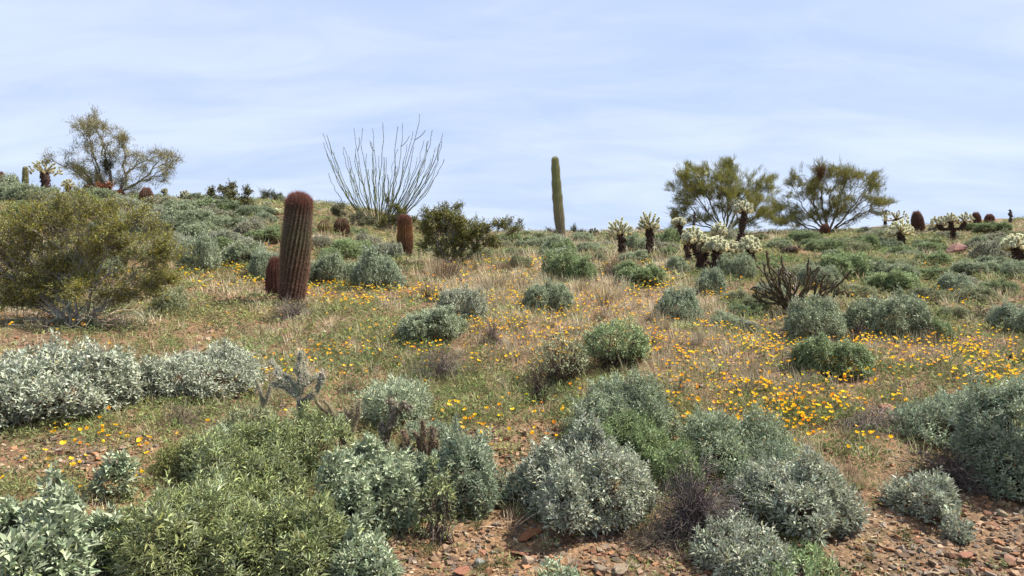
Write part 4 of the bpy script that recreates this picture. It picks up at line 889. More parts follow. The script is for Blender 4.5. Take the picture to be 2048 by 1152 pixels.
near_bush(1232, 752, 136, 108, 'green', 'brown-stemmed green brittlebush above the sage one', .036, .34, .028, 7, 0, .8, 5, lobes=[(0, 0, .25, .9, .9, .76), (-.3, .1, .35, .6, .6, .6), (.35, 0, .22, .6, .6, .6), (.1, -.3, .25, .6, .5, .55)], twigs=420)
near_bush(1122, 790, 122, 120, 'dull', 'thin dull green brittlebush left of the brown-stemmed one', .032, .30, .040, 6, 0, .8, 5, lobes=[(0, 0, .28, .9, .9, .72), (-.4, 0, .2, .5, .5, .6), (.4, 0, .3, .5, .5, .6)], twigs=300)

# --- bushes on the slope
S = slope_bush
S(872, 692, 150, 84, 'sage', 'rounded grey-green brittlebush among poppies in the centre-left meadow')
S(925, 648, 100, 88, 'silver', 'silver-topped brittlebush behind the rounded grey-green one')
S(1102, 626, 116, 66, 'sage', 'neat dome-shaped brittlebush in the middle of the meadow')
S(1355, 650, 96, 78, 'blue', 'domed blue-green brittlebush leaning over dry grass right of centre')
S(1628, 690, 140, 98, 'sage', 'large brittlebush just below the dark branching cholla')
S(1785, 684, 175, 100, 'sage', 'widest brittlebush of the right slope, two-humped, above the poppies', depth=.8)
S(1862, 686, 90, 52, 'green', 'green right hump leaning against the widest brittlebush of the right slope')
S(1652, 762, 155, 94, 'green', 'brittlebush with bare grey stems at its left, right of centre among poppies')
S(2036, 672, 96, 76, 'blue', 'blue-green brittlebush cut by the right edge above the poppies')
S(752, 582, 104, 90, 'blue', 'dark-bottomed brittlebush right of the tall barrel cactus, right hump')
S(665, 572, 116, 66, 'sage', 'brittlebush right of the tall barrel cactus, left hump')
S(702, 520, 92, 50, 'green', 'green brittlebush uphill of the two-humped one by the tall barrel cactus')
S(778, 520, 62, 42, 'silver', 'small silvery brittlebush left of the slim orange barrel cactus')
S(530, 562, 70, 72, 'blue', 'blue-green brittlebush directly behind the short red-spined barrel cactus')
S(398, 548, 82, 92, 'sage', 'tall rounded brittlebush at the right end of the creosote bush')
S(340, 632, 76, 62, 'dull', 'dark low brittlebush under the right arm of the creosote bush')
S(1132, 560, 100, 70, 'green', 'green brittlebush below the saguaro with a peaked left side')
S(1165, 566, 70, 56, 'green', 'lower right hump of the green brittlebush below the saguaro')
S(1424, 590, 76, 54, 'blue', 'domed brittlebush right in front of the crowded pale chollas')
S(1354, 550, 50, 38, 'sage', 'small round brittlebush left of the leaning cholla trunk')
S(1475, 562, 80, 62, 'sage', 'brittlebush between the crowded chollas and the dark branching cholla')
S(1335, 516, 38, 28, 'green'); S(1322, 492, 44, 30, 'green'); S(1268, 508, 60, 40, 'sage'); S(1262, 492, 44, 30, 'green'); S(1344, 492, 50, 36, 'green'); S(1285, 575, 130, 46, 'green')
S(1252, 560, 80, 40, 'green'); S(1480, 640, 80, 40, 'green'); S(1448, 662, 66, 44, 'sage'); S(1490, 665, 50, 30, 'silver'); S(1470, 610, 70, 34, 'dull', sparse=True)
S(1545, 600, 70, 40, 'blue'); S(1510, 625, 60, 40, 'dull')
# right slope
for a in [(1556, 500, 60, 20, 'sage'), (1650, 505, 80, 30, 'green'), (1600, 552, 60, 26, 'sage'), (1690, 560, 120, 60, 'green'), (1735, 555, 70, 34, 'sage'), (1705, 510, 70, 32, 'dull'), (1780, 590, 130, 52, 'green'), (1855, 560, 80, 32, 'green'),
          (1908, 590, 80, 44, 'blue'), (1870, 530, 70, 30, 'green'), (1948, 556, 110, 34, 'sage'), (1985, 545, 80, 34, 'sage'), (1958, 500, 54, 28, 'sage'), (1845, 500, 44, 22, 'sage'), (1755, 485, 44, 28, 'blue'), (1775, 500, 54, 26, 'sage'),
          (1735, 500, 60, 30, 'green'), (1680, 490, 50, 20, 'green'), (1860, 505, 70, 24, 'green'), (1990, 470, 70, 22, 'green'), (2010, 505, 60, 28, 'blue'), (2030, 560, 60, 40, 'sage'), (1862, 516, 50, 18, 'dull'), (1640, 540, 50, 24, 'dull'),
          (1945, 610, 90, 44, 'dull'), (1860, 610, 90, 40, 'dull'), (1800, 545, 90, 34, 'dull'), (1700, 600, 90, 40, 'dull'), (1560, 490, 50, 16, 'green'), (1600, 480, 60, 16, 'green'), (1725, 470, 40, 16, 'sage'), (1940, 462, 44, 18, 'green'),
          (1820, 520, 50, 24, 'sage'), (1745, 535, 60, 26, 'green'), (1520, 480, 40, 14, 'dull'), (1665, 520, 50, 22, 'sage'), (1930, 575, 60, 28, 'grey'), (1990, 590, 70, 36, 'green'), (1528, 540, 50, 22, 'green'), (2020, 478, 50, 20, 'dull'),
          (1800, 620, 80, 30, 'green'), (1910, 640, 60, 34, 'dull'), (1960, 585, 50, 26, 'grey'), (1500, 500, 40, 20, 'green')]:
    S(*a, sparse=(a[4] in ('dull', 'grey')))
# left mass
for a in [(385, 470, 110, 60, 'sage'), (450, 470, 100, 44, 'sage'), (440, 430, 110, 34, 'sage'), (360, 440, 90, 40, 'sage'), (330, 420, 80, 32, 'grey'), (500, 478, 80, 40, 'grey'), (505, 440, 70, 28, 'sage'), (450, 500, 90, 40, 'silver'),
          (488, 530, 90, 56, 'grey'), (250, 425, 80, 36, 'silver'), (200, 410, 90, 34, 'sage'), (300, 470, 90, 60, 'silver'), (130, 420, 80, 34, 'silver'), (60, 410, 90, 40, 'sage'), (20, 400, 60, 50, 'sage'), (230, 470, 90, 40, 'sage'),
          (530, 450, 50, 26, 'blue'), (545, 470, 50, 24, 'green'), (520, 430, 60, 20, 'blue'), (270, 400, 60, 22, 'grey'), (380, 520, 60, 50, 'silver'), (350, 505, 60, 44, 'silver'), (170, 395, 60, 20, 'sage'), (100, 392, 50, 20, 'sage'),
          (400, 408, 60, 16, 'sage'), (480, 412, 60, 18, 'sage'), (640, 500, 60, 34, 'grey'), (660, 535, 60, 40, 'green'), (735, 498, 60, 34, 'grey'), (620, 470, 30, 18, 'green'), (710, 475, 50, 22, 'green'), (560, 400, 30, 12, 'sage'),
          (180, 560, 110, 70, 'blue'), (60, 620, 120, 60, 'dull'), (230, 620, 90, 50, 'dull'), (120, 600, 100, 60, 'dull')]:
    S(*a, sparse=(a[4] in ('dull', 'grey')))
# centre, behind
for a in [(1048, 478, 50, 16, 'green'), (1060, 500, 60, 26, 'sage'), (1100, 480, 44, 14, 'green'), (1020, 480, 40, 18, 'green'), (1005, 500, 50, 24, 'dull'), (1030, 515, 60, 22, 'dull'), (1040, 540, 50, 34, 'dull'), (1200, 530, 50, 28, 'dull'), (1160, 478, 40, 14, 'dull'), (1230, 485, 60, 18, 'dull'), (1215, 475, 40, 12, 'green'), (960, 520, 60, 30, 'dull'), (1210, 500, 50, 22, 'grey')]:
    S(*a, sparse=(a[4] in ('dull', 'grey')))

gf = np.random.default_rng(404); done = 0; taken = [(o_.location.x, o_.location.y) for o_ in bpy.data.objects if o_.get('category') in ('shrub', 'cactus', 'boulder', 'stump')]
for _ in range(900):
    zone = ((1430, 2045, 478, 600), (1430, 2045, 478, 600), (380, 560, 425, 540), (1000, 1330, 480, 530), (0, 330, 400, 440))[int(gf.integers(5))]
    a_ = zone[0] + gf.random() * (zone[1] - zone[0]); b_ = zone[2] + gf.random() ** 1.2 * (zone[3] - zone[2])
    if (1525 < a_ < 1640 and 495 < b_ < 560) or (1855 < a_ < 1975 and 495 < b_ < 565) or (1480 < a_ < 1690 and b_ > 600): continue
    q_ = at(a_, b_)
    if min(math.hypot(q_.x - x_, q_.y - y_) for x_, y_ in taken) < .62: continue
    taken.append((q_.x, q_.y)); w_ = min(105, (.62 + .5 * gf.random()) / q_.y * FPX); pl = ('green', 'sage', 'dull', 'green', 'sage', 'grey')[int(gf.integers(6))]
    S(a_, b_, w_, w_ * (.36 + .16 * gf.random()), pl, sparse=pl in ('dull', 'grey')); done += 1
    if done >= 62: break

# --- dry twig shrubs
def twig_bush(u, v, w, h, n, r, col, label, push=.3, name='dry_shrub', arch=.3, cat='dead shrub', lean=(0, 0)):
    g = np.random.default_rng(int(u + v * 3)); p = at(u, v); Y = p.y; W = w / 2 / FPX * Y; H = h / FPX * Y; y2 = Y + W * push; x2 = (u - 1024) / FPX * y2
    root = empty(name, (x2, y2, float(height(x2, y2)) - .01), label, cat, 'dry leafless shrubs'); d = rdir(n * 2, g); d = d[d[:, 2] > .02][:n]; m_ = len(d)
    q = d * np.array([W, W * .9, H]) * (.6 + .45 * g.random((m_, 1))) + np.array([lean[0] * W, lean[1] * W, 0]); b = g.normal(size=(m_, 3)) * np.array([W * .10, W * .10, .003]); b[:, 2] = 0
    c = b + (q - b) * np.array([.35, .35, .8]) + g.normal(size=(m_, 3)) * W * .05; q[:, 2] -= H * arch * g.random(m_); q[:, 2] = np.maximum(q[:, 2], .01)
    mb = MB(); cc = vary(col, m_, .3, g); prev = b
    for k, t_ in enumerate(np.linspace(0, 1, 8)[1:]):
        cur = b * (1 - t_) ** 2 + 2 * c * t_ * (1 - t_) + q * t_ ** 2 + g.normal(size=(m_, 3)) * W * .022
        mb.segs(prev, cur, r * (1.2 - .12 * k), r * (1.08 - .12 * k), cc, 3)
        if k in (3, 4, 5):
            e = cur + unit(cur - prev + g.normal(size=(m_, 3)) * .035) * W * .28 * g.random((m_, 1)); mb.segs(cur, e, r * .6, r * .4, cc, 3)
        prev = cur
    obj('twigs', mb.mesh('twigs', M_wood), root, kind='stuff'); return root
twig_bush(1390, 1085, 235, 205, 760, .0017, (.135, .11, .10), 'dark grey tangle of dead twigs between the silver bushes', .15, 'twig_tangle', .5)
twig_bush(1300, 1105, 190, 60, 150, .0014, (.26, .20, .14), 'pale dry twigs lying in front of the dead twig tangle', .3, 'twig_tangle', .6)
twig_bush(1078, 808, 90, 88, 130, .0022, (.095, .07, .055), 'dark brown upright leafless bush left of the brown-stemmed brittlebush', .3, arch=.05)
twig_bush(855, 605, 62, 46, 34, .0042, (.095, .06, .045), 'crooked leafless brown shrub above the rounded grey-green brittlebush', .3, arch=.0)
twig_bush(880, 765, 180, 84, 260, .0018, (.175, .14, .12), 'wide thin grey twig shrub right of the rounded meadow brittlebush', .3, arch=.2)
twig_bush(985, 690, 80, 70, 120, .002, (.20, .15, .12), 'greyish twig shrub hugging the silver-topped brittlebush', .3, arch=.2)
twig_bush(585, 640, 130, 60, 260, .0022, (.20, .155, .13), 'tangle of grey twigs round the foot of the tall leaning barrel cactus', .3, arch=.4)
twig_bush(700, 790, 100, 40, 70, .0018, (.14, .10, .09), 'dark thin twigs between the spiny grey cholla and the rounded bush', .3, arch=.6)
twig_bush(1740, 865, 200, 70, 230, .002, (.24, .195, .16), 'dry grey branch litter left of the right-edge brittlebush mass', .3, arch=.7)
twig_bush(1900, 985, 260, 100, 300, .0021, (.13, .10, .085), 'bare dark stems under the right-edge brittlebush mass', .35, arch=.6)
twig_bush(1600, 735, 90, 70, 170, .002, (.20, .165, .15), 'bare grey stems at the left side of a brittlebush right of centre', .3, arch=.4)
twig_bush(1715, 690, 60, 60, 80, .003, (.10, .075, .06), 'small dark twig shrub left of the widest right-slope brittlebush', .3, arch=.1)
twig_bush(1960, 640, 60, 40, 60, .003, (.10, .075, .06), 'small dark twig shrub among poppies near the right edge', .3, arch=.1)
twig_bush(60, 850, 160, 60, 130, .0021, (.19, .15, .12), 'dry fallen branches under the left end of the silver hedge', .3, arch=.6)
twig_bush(150, 915, 150, 50, 26, .0018, (.32, .27, .20), 'thin pale dead stalks in front of the silver hedge', .1, arch=.0)
twig_bush(365, 860, 140, 70, 110, .0020, (.17, .13, .10), 'twiggy dark hollow between the two halves of the silver hedge', .4, arch=.4)
twig_bush(170, 655, 330, 95, 56, .0048, (.34, .30, .23), 'pale crooked bare stems spreading under the creosote bush', .2, arch=.5)
twig_bush(640, 520, 50, 60, 22, .005, (.08, .06, .05), 'dark bare twigs right of the tall leaning barrel cactus', .3, arch=.2)
twig_bush(830, 1045, 80, 80, 34, .0022, (.34, .27, .20), 'pale forked dead twig hanging under the pointed-leaved bush', .2, arch=.2)
twig_bush(600, 930, 60, 50, 16, .0026, (.36, .30, .23), 'pale forked twig in the gap of the green bushes', .1, arch=.0)
twig_bush(1350, 800, 80, 50, 40, .0016, (.22, .18, .15), 'few thin dry twigs behind the flat stones right of centre', .3, arch=.3)
twig_bush(1225, 560, 70, 36, 130, .003, (.14, .11, .09), 'brown twiggy low shrub below the pair of chollas', .3, arch=.2)

# ================================================================== GRASS TUFTS (one by one where they stand out)
def grass_template(g, n, H, spread, w, lean=.35):
    mb = MB(); a = g.random(n) * 6.28; t_ = np.abs(g.normal(size=n)) * lean; d = np.stack([np.cos(a) * np.sin(t_), np.sin(a) * np.sin(t_), np.cos(t_)], 1)
    b = np.stack([np.cos(a), np.sin(a), np.zeros(n)], 1) * (g.random((n, 1)) ** .5) * spread; L = H * (.45 + .6 * g.random(n))
    fr = frames(d, np.stack([np.cos(a), np.sin(a), np.zeros(n)], 1) + g.normal(size=(n, 3)) * .5)
    mb.scatter(BLADE_V, BLADE_F, b, fr, np.stack([np.full(n, w) * (.6 + .8 * g.random(n)), L, L], 1), vary((1, 1, 1), n, .22, g, .04)); return mb
GR = [grass_template(np.random.default_rng(700 + i), 120, .30, .055, .0034, .33).mesh('blades', M_grass) for i in range(4)]
GRF = [grass_template(np.random.default_rng(710 + i), 120, .30, .085, .0075, .33).mesh('blades', M_grass) for i in range(3)]
GRG = [grass_template(np.random.default_rng(720 + i), 70, .10, .03, .0026, .5).mesh('blades', M_grass) for i in range(3)]
STRAW = (.43, .34, .20); BROWN = (.27, .19, .12); GREENG = (.10, .13, .04); PALE = (.50, .43, .30)
def tuft(u, v, h, col, adj, meshes=None, w=1.0):
    g = np.random.default_rng(int(u * 3 + v)); p = at(u, v); me = (meshes or (GR if p.y < 11 else GRF)); me = me[int(g.integers(len(me)))]
    hz = .10 if meshes is GRG else .30; s_ = h / FPX * p.y / hz
    root = empty('grass_tuft', (p.x, p.y, p.z - .005), '', 'grass', 'grass tufts standing out of the meadow', rz=g.random() * 6.28); root.scale = (s_ * w, s_ * w, s_)
    auto_label(f"{'tall' if h > 45 else 'short'} {adj} tuft of grass", u, v - h / 2, root, 'grass tufts standing out of the meadow')
    obj('blades', me, root, tuple(np.array(col) * (1 + g.normal() * .12)), 'stuff')
for a in [(1210, 612, 58, STRAW, 'straw-coloured'), (1185, 600, 46, STRAW, 'straw-coloured'), (1235, 600, 50, PALE, 'pale straw-coloured'), (1165, 590, 44, STRAW, 'straw-coloured'), (1200, 640, 46, BROWN, 'brownish'), (990, 585, 52, STRAW, 'straw-coloured'), (1010, 600, 44, STRAW, 'straw-coloured'),
          (970, 590, 40, PALE, 'pale straw-coloured'), (885, 560, 56, BROWN, 'brownish'), (868, 548, 44, STRAW, 'straw-coloured'), (905, 555, 40, BROWN, 'brownish'), (1315, 645, 54, PALE, 'pale straw-coloured'), (1330, 660, 40, STRAW, 'straw-coloured'),
          (1395, 690, 44, PALE, 'pale straw-coloured'), (1425, 695, 46, PALE, 'pale straw-coloured'), (1405, 672, 34, STRAW, 'straw-coloured'), (1455, 700, 34, PALE, 'pale straw-coloured'), (1250, 520, 26, STRAW, 'straw-coloured'), (1225, 540, 34, BROWN, 'brownish'), (1270, 540, 30, STRAW, 'straw-coloured'),
          (1060, 490, 22, STRAW, 'straw-coloured'), (1135, 490, 26, STRAW, 'straw-coloured'), (1110, 492, 22, BROWN, 'brownish'), (1170, 510, 28, STRAW, 'straw-coloured'), (1190, 520, 30, STRAW, 'straw-coloured'), (1150, 500, 22, PALE, 'pale straw-coloured'), (1080, 500, 22, STRAW, 'straw-coloured'), (1320, 525, 28, STRAW, 'straw-coloured'),
          (1610, 950, 66, STRAW, 'straw-coloured'), (1630, 965, 60, STRAW, 'straw-coloured'), (1595, 940, 40, GREENG, 'green'), (1700, 955, 46, BROWN, 'brownish'), (1720, 975, 44, STRAW, 'straw-coloured'), (1690, 915, 36, BROWN, 'brownish'), (1500, 775, 40, PALE, 'pale straw-coloured'), (1565, 800, 36, PALE, 'pale straw-coloured'),
          (1490, 760, 44, STRAW, 'straw-coloured'), (990, 795, 44, STRAW, 'straw-coloured'), (1000, 770, 34, PALE, 'pale straw-coloured'), (1035, 720, 40, STRAW, 'straw-coloured'), (1060, 735, 44, STRAW, 'straw-coloured'), (1020, 690, 40, PALE, 'pale straw-coloured'), (1045, 660, 40, STRAW, 'straw-coloured'), (540, 480, 28, BROWN, 'brownish'),
          (555, 470, 24, STRAW, 'straw-coloured'), (650, 495, 24, STRAW, 'straw-coloured'), (1125, 790, 44, GREENG, 'green'), (1130, 810, 30, STRAW, 'straw-coloured'), (1870, 715, 24, PALE, 'pale straw-coloured'), (1840, 720, 26, PALE, 'pale straw-coloured'), (1260, 690, 40, STRAW, 'straw-coloured'), (1280, 660, 36, STRAW, 'straw-coloured'),
          (1580, 665, 34, BROWN, 'brownish'), (1300, 690, 36, BROWN, 'brownish'), (1350, 700, 30, STRAW, 'straw-coloured'), (1140, 640, 34, STRAW, 'straw-coloured'), (1220, 665, 34, PALE, 'pale straw-coloured'), (945, 540, 26, STRAW, 'straw-coloured'), (1005, 540, 30, STRAW, 'straw-coloured'), (1900, 665, 26, STRAW, 'straw-coloured')]:
    tuft(*a[:5], w=1.15)
gt = np.random.default_rng(505)
for _ in range(64):
    z_ = ((1150, 1480, 560, 720), (980, 1350, 485, 560), (1380, 1640, 700, 860), (900, 1100, 560, 720), (1650, 1960, 690, 760))[int(gt.integers(5))]
    a_, b_ = z_[0] + gt.random() * (z_[1] - z_[0]), z_[2] + gt.random() * (z_[3] - z_[2]); c_ = int(gt.integers(3))
    tuft(a_, b_, (26 + 22 * gt.random()) * (.55 if b_ < 560 else 1), (STRAW, PALE, BROWN)[c_], ('straw-coloured', 'pale straw-coloured', 'brownish')[c_], w=1.2)
for a in [(1808, 1080, 36), (1660, 985, 30), (1785, 1010, 34), (1930, 1135, 30), (950, 1060, 34), (970, 1145, 40), (1275, 1070, 30), (1555, 1140, 36), (860, 1110, 40), (125, 945, 30), (1010, 1135, 30), (1740, 1120, 24), (1700, 1020, 22)]:
    tuft(a[0], a[1], a[2], GREENG, 'green', GRG)

# ================================================================== GROUND COVER
def ell(u, v, L):
    w = np.zeros_like(u)
    if L is BARE: w = np.maximum(w, .95 * sm(v, 1105, 1150) * ((u > 780) | (u < 0)))
    for (a, b, ra, rb, k) in L: w = np.maximum(w, k * np.clip(1.5 - ((u - a) / ra) ** 2 - ((v - b) / rb) ** 2, 0, 1))
    return w
BARE = [(1850, 1100, 330, 90, 1), (1700, 1030, 120, 60, .7), (1020, 1110, 380, 60, .95), (120, 925, 190, 50, .9), (1040, 880, 90, 60, .8), (1290, 1100, 110, 40, .7), (1620, 510, 40, 30, .8), (1560, 480, 100, 10, .7), (1840, 505, 60, 14, .7), (700, 660, 140, 30, .25), (440, 670, 100, 30, .35), (40, 690, 70, 20, .7), (1560, 650, 40, 20, .6), (1400, 830, 90, 40, .35), (1950, 690, 60, 10, .4), (1980, 1000, 140, 60, .9), (1640, 960, 50, 60, .4), (1760, 470, 60, 8, .5), (280, 910, 60, 40, .6)]
STRAWZ = [(1200, 560, 200, 90, .9), (1100, 500, 200, 24, .9), (1300, 660, 240, 70, .75), (960, 570, 90, 50, .8), (1060, 680, 90, 80, .75), (1450, 730, 160, 80, .6), (880, 540, 60, 30, .8), (1850, 710, 200, 30, .5), (1640, 930, 90, 60, .8), (1260, 530, 100, 30, .9), (640, 480, 80, 16, .8), (550, 480, 40, 24, .7), (1750, 850, 100, 40, .5)]
GREENZ = [(560, 660, 260, 60, 1), (700, 720, 300, 60, .8), (300, 660, 200, 30, .8), (1100, 830, 160, 40, .6), (1600, 780, 250, 60, .7), (900, 780, 160, 50, .6), (150, 940, 120, 40, .5), (1700, 560, 300, 60, .6), (960, 545, 120, 16, .7), (1700, 900, 60, 30, .8), (1390, 560, 30, 20, 1), (30, 930, 80, 60, .6), (1500, 800, 200, 60, .7)]
POPPY = [(470, 560, 110, 26, 1.0), (560, 500, 40, 26, .55), (720, 595, 110, 26, 1.0), (880, 590, 80, 20, .9), (1020, 545, 120, 22, 1.0), (1000, 620, 90, 60, .9), (1090, 680, 130, 70, .8), (620, 740, 120, 30, .55), (760, 690, 160, 30, .35), (900, 725, 160, 24, .55), (1300, 590, 60, 34, .9),
         (1350, 690, 180, 50, .75), (1480, 720, 160, 70, .8), (1650, 790, 160, 60, .85), (1850, 710, 190, 45, 1.0), (1980, 740, 100, 60, .9), (1900, 600, 60, 30, .45), (1640, 560, 50, 20, .6), (1680, 590, 60, 16, .5), (1480, 600, 80, 12, .7), (1350, 500, 30, 10, .8), (1560, 850, 120, 40, .55), (1220, 650, 80, 40, .4), (980, 860, 60, 50, .35), (1090, 860, 70, 60, .22), (190, 940, 110, 60, .25), (1200, 620, 90, 40, .4), (1420, 800, 120, 50, .4), (1230, 545, 130, 24, .35), (100, 650, 140, 20, .12), (1700, 910, 80, 30, .2), (850, 460, 60, 14, .3), (1840, 470, 60, 8, .25), (520, 470, 50, 14, .6)]
def spread(n, seed, y0=2.35, y1=36.0, wide=.74):
    g = np.random.default_rng(seed); Y = y0 * (y1 / y0) ** g.random(n); X = (g.random(n) * 2 - 1) * (wide * Y + .5); Z = height(X, Y); u, v = pix(X, Y, Z); return g, X, Y, Z, u, v

# stones: the 300 that show largest one by one, the rest as gravel
g, X, Y, Z, u, v = spread(125000, 91)
cover = ell(u, v, BARE); patch = sm(vnoise(X * .9 + 40, Y * .9), -.18, .25)
keep = g.random(len(X)) < np.clip(.16 + cover * .95 + .30 * patch, 0, 1) * np.where(Y < 5, 1, .6)
X, Y, Z, u, v = X[keep], Y[keep], Z[keep], u[keep], v[keep]; n = len(X)
size = np.exp(g.normal(size=n) * .68 + math.log(.0072)) * np.clip(Y / 6, 1, 2.4); size = np.clip(size, .0035, .024 * np.clip(Y / 6, 1, 2.2))
CUB_V = np.array([(x, y, z) for x in (-1, 1) for y in (-1, 1) for z in (-1, 1)], float); CUB_F = np.array([(0,1,3),(0,3,2),(4,6,7),(4,7,5),(0,4,5),(0,5,1),(2,3,7),(2,7,6),(0,2,6),(0,6,4),(1,5,7),(1,7,3)])
def chip(seed):
    g_ = np.random.default_rng(seed); v_ = CUB_V * np.array([.72, .66, .42]) * (.55 + .75 * g_.random((8, 1))) + g_.normal(size=(8, 3)) * .10; return v_, CUB_F
ROCKS = [chip(800 + i) for i in range(16)]
SC = np.array([(.31, .20, .115), (.36, .235, .15), (.27, .135, .08), (.20, .135, .09), (.40, .30, .19), (.25, .20, .15), (.34, .175, .09), (.14, .10, .075)])
kind = g.integers(0, len(SC), n); col = SC[kind] * (1 + g.normal(size=(n, 1)) * .2)
infr = (u > 8) & (u < 2040) & (v < 1146); score = size / Y * infr
top = np.argsort(-score)[:285]; mask = np.zeros(n, bool); mask[top] = True
d = rdir(n, g) * np.array([1, 1, .35]); fr = frames(d, np.array([0, 0, 1.0]) + g.normal(size=(n, 3)) * .25)
pos = np.stack([X, Y, Z + size * .18], 1); grav = MB()
for i in range(16):
    s_ = (~mask) & (np.arange(n) % 16 == i); k = s_.sum()
    grav.scatter(ROCKS[i][0], ROCKS[i][1], pos[s_], fr[s_], size[s_][:, None] * np.array([[1, 1.25, 1]]), np.clip(col[s_], .02, .8))
gv = obj('gravel', grav.mesh('gravel', M_rock), kind='stuff'); gv['label'] = 'reddish gravel scattered over the hillside'; gv['category'] = 'gravel'
RM = []
for i in range(8):
    v_, f_ = rock_mesh(840 + i, .65, True, 10); mb = MB(); mb.add(v_, f_, (1, 1, 1)); RM.append(mb.mesh('rock', M_rock))
cname = ['tan', 'pinkish tan', 'rust red', 'brown', 'cream', 'grey-brown', 'orange-red', 'dark brown']
def rock(x, y, z, s3, cl, label, grp, rot, i):
    o = obj('rock', RM[i % 8], None, tuple(np.clip(cl, .02, .8))); o.location = (x, y, z); o.scale = s3; o.rotation_euler = rot
    tag(o, label, 'rock', grp); return o
for j in top:
    o = rock(X[j], Y[j], pos[j, 2], (size[j] * 1.1, size[j] * 1.3, size[j]), col[j], '', '', (g.normal() * .25, g.normal() * .25, g.random() * 6.28), int(j))
    auto_label(f"{'large' if size[j] / Y[j] > np.quantile(size[top] / Y[top], .75) else ('small' if size[j] / Y[j] < np.quantile(size[top] / Y[top], .4) else 'middling')} {cname[kind[j]]} stone", u[j], v[j], o, 'loose stones in the gravel')
for (a, b, w_, h_, c_, l_) in [(1240, 1148, 46, 30, (.40, .30, .21), 'large pale rounded stone cut by the bottom edge below the dead twigs'), (1056, 1132, 26, 34, (.42, .32, .22), 'upright cream stone at the bottom edge near the centre'), (1040, 1112, 44, 16, (.30, .14, .09), 'long reddish stone behind the upright cream one'),
        (960, 1130, 24, 20, (.36, .34, .31), 'grey-white stone at the bottom left of centre'), (1060, 1075, 54, 18, (.36, .15, .07), 'flat orange-red stone below the silver bush at bottom centre'), (925, 1148, 44, 20, (.36, .16, .10), 'flat brick red stone on the bottom edge left of centre'), (775, 1132, 30, 28, (.40, .18, .12), 'flat pinkish stone slab beside the leafy tuft at the bottom'),
        (1200, 1145, 30, 24, (.28, .22, .16), 'brown stone between two pale ones on the bottom edge'), (1333, 796, 26, 22, (.38, .24, .18), 'flat pink slab lowest of the stones right of centre'), (1343, 770, 22, 18, (.36, .23, .17), 'pink tilted stone above the flat pink slab right of centre'), (1368, 778, 26, 14, (.33, .22, .17), 'pinkish stone right of the tilted pink one'),
        (1405, 776, 28, 12, (.30, .21, .16), 'greyish flat stone at the right end of the pink stone row'), (1393, 792, 20, 14, (.32, .2, .15), 'small pink stone in front of the pink stone row'), (1775, 824, 38, 22, (.42, .22, .15), 'pinkish stone beside the tiny round cactus'), (1930, 692, 40, 10, (.30, .15, .11), 'flat reddish slab among poppies at the right'),
        (382, 668, 14, 12, (.33, .16, .11), 'round reddish stone left of the meadow twigs'), (275, 888, 26, 26, (.20, .13, .10), 'dark brown pointed stone in front of the silver hedge'), (245, 898, 44, 16, (.36, .24, .16), 'flat tan stone left of the dark brown pointed one'), (1115, 862, 30, 18, (.32, .16, .11), 'red-brown stone above the bottom centre silver bush'),
        (2003, 1035, 24, 18, (.40, .32, .20), 'pale cream stone near the right edge on red gravel'), (1930, 1120, 40, 24, (.36, .17, .11), 'pinkish slab stone at the lower right'), (2020, 1130, 34, 32, (.38, .21, .14), 'tall pinkish block of stone in the lower right corner')]:
    p = at(a, b); k = p.y / FPX
    rock(p.x, p.y, p.z + h_ * k * .30, (w_ * k * .62, w_ * k * .55, h_ * k * .75), c_, l_, 'named stones', (.1, .15, a % 6), int(a))

# green herbs, dry straw and leaf litter
def cluster(seed, nb, H, spread_, w, lean, tmpl='b'):
    return (lambda m_: (np.concatenate(m_.v).astype(float), np.concatenate(m_.f), np.concatenate(m_.c)))(grass_template(np.random.default_rng(seed), nb, H, spread_, w, lean) if tmpl == 'b' else leafy(np.random.default_rng(seed), nb, H, spread_, w, lean))
def leafy(g, nb, H, sp_, w, lean):
    mb = MB(); a = g.random(nb) * 6.28; r_ = (g.random(nb) ** .6) * sp_; z_ = g.random(nb) ** .8 * H; d = unit(rdir(nb, g) + np.array([0, 0, .5]))
    mb.scatter(SPINE_V[:3], SPINE_F[:1], np.stack([np.cos(a) * r_, np.sin(a) * r_, z_], 1), frames(d, rdir(nb, g)), np.stack([np.full(nb, w), np.full(nb, H * .5) * (.5 + g.random(nb)), np.full(nb, w)], 1), vary((1, 1, 1), nb, .25, g)); return mb
HERB = [cluster(930 + i, 22, .072, .10, .0100, 0, 'l') for i in range(6)]
STRW = [cluster(940 + i, 16, .18, .05, .0042, .55) for i in range(5)]
LIT = [cluster(950 + i, 14, .022, .07, .004, 0, 'l') for i in range(4)]
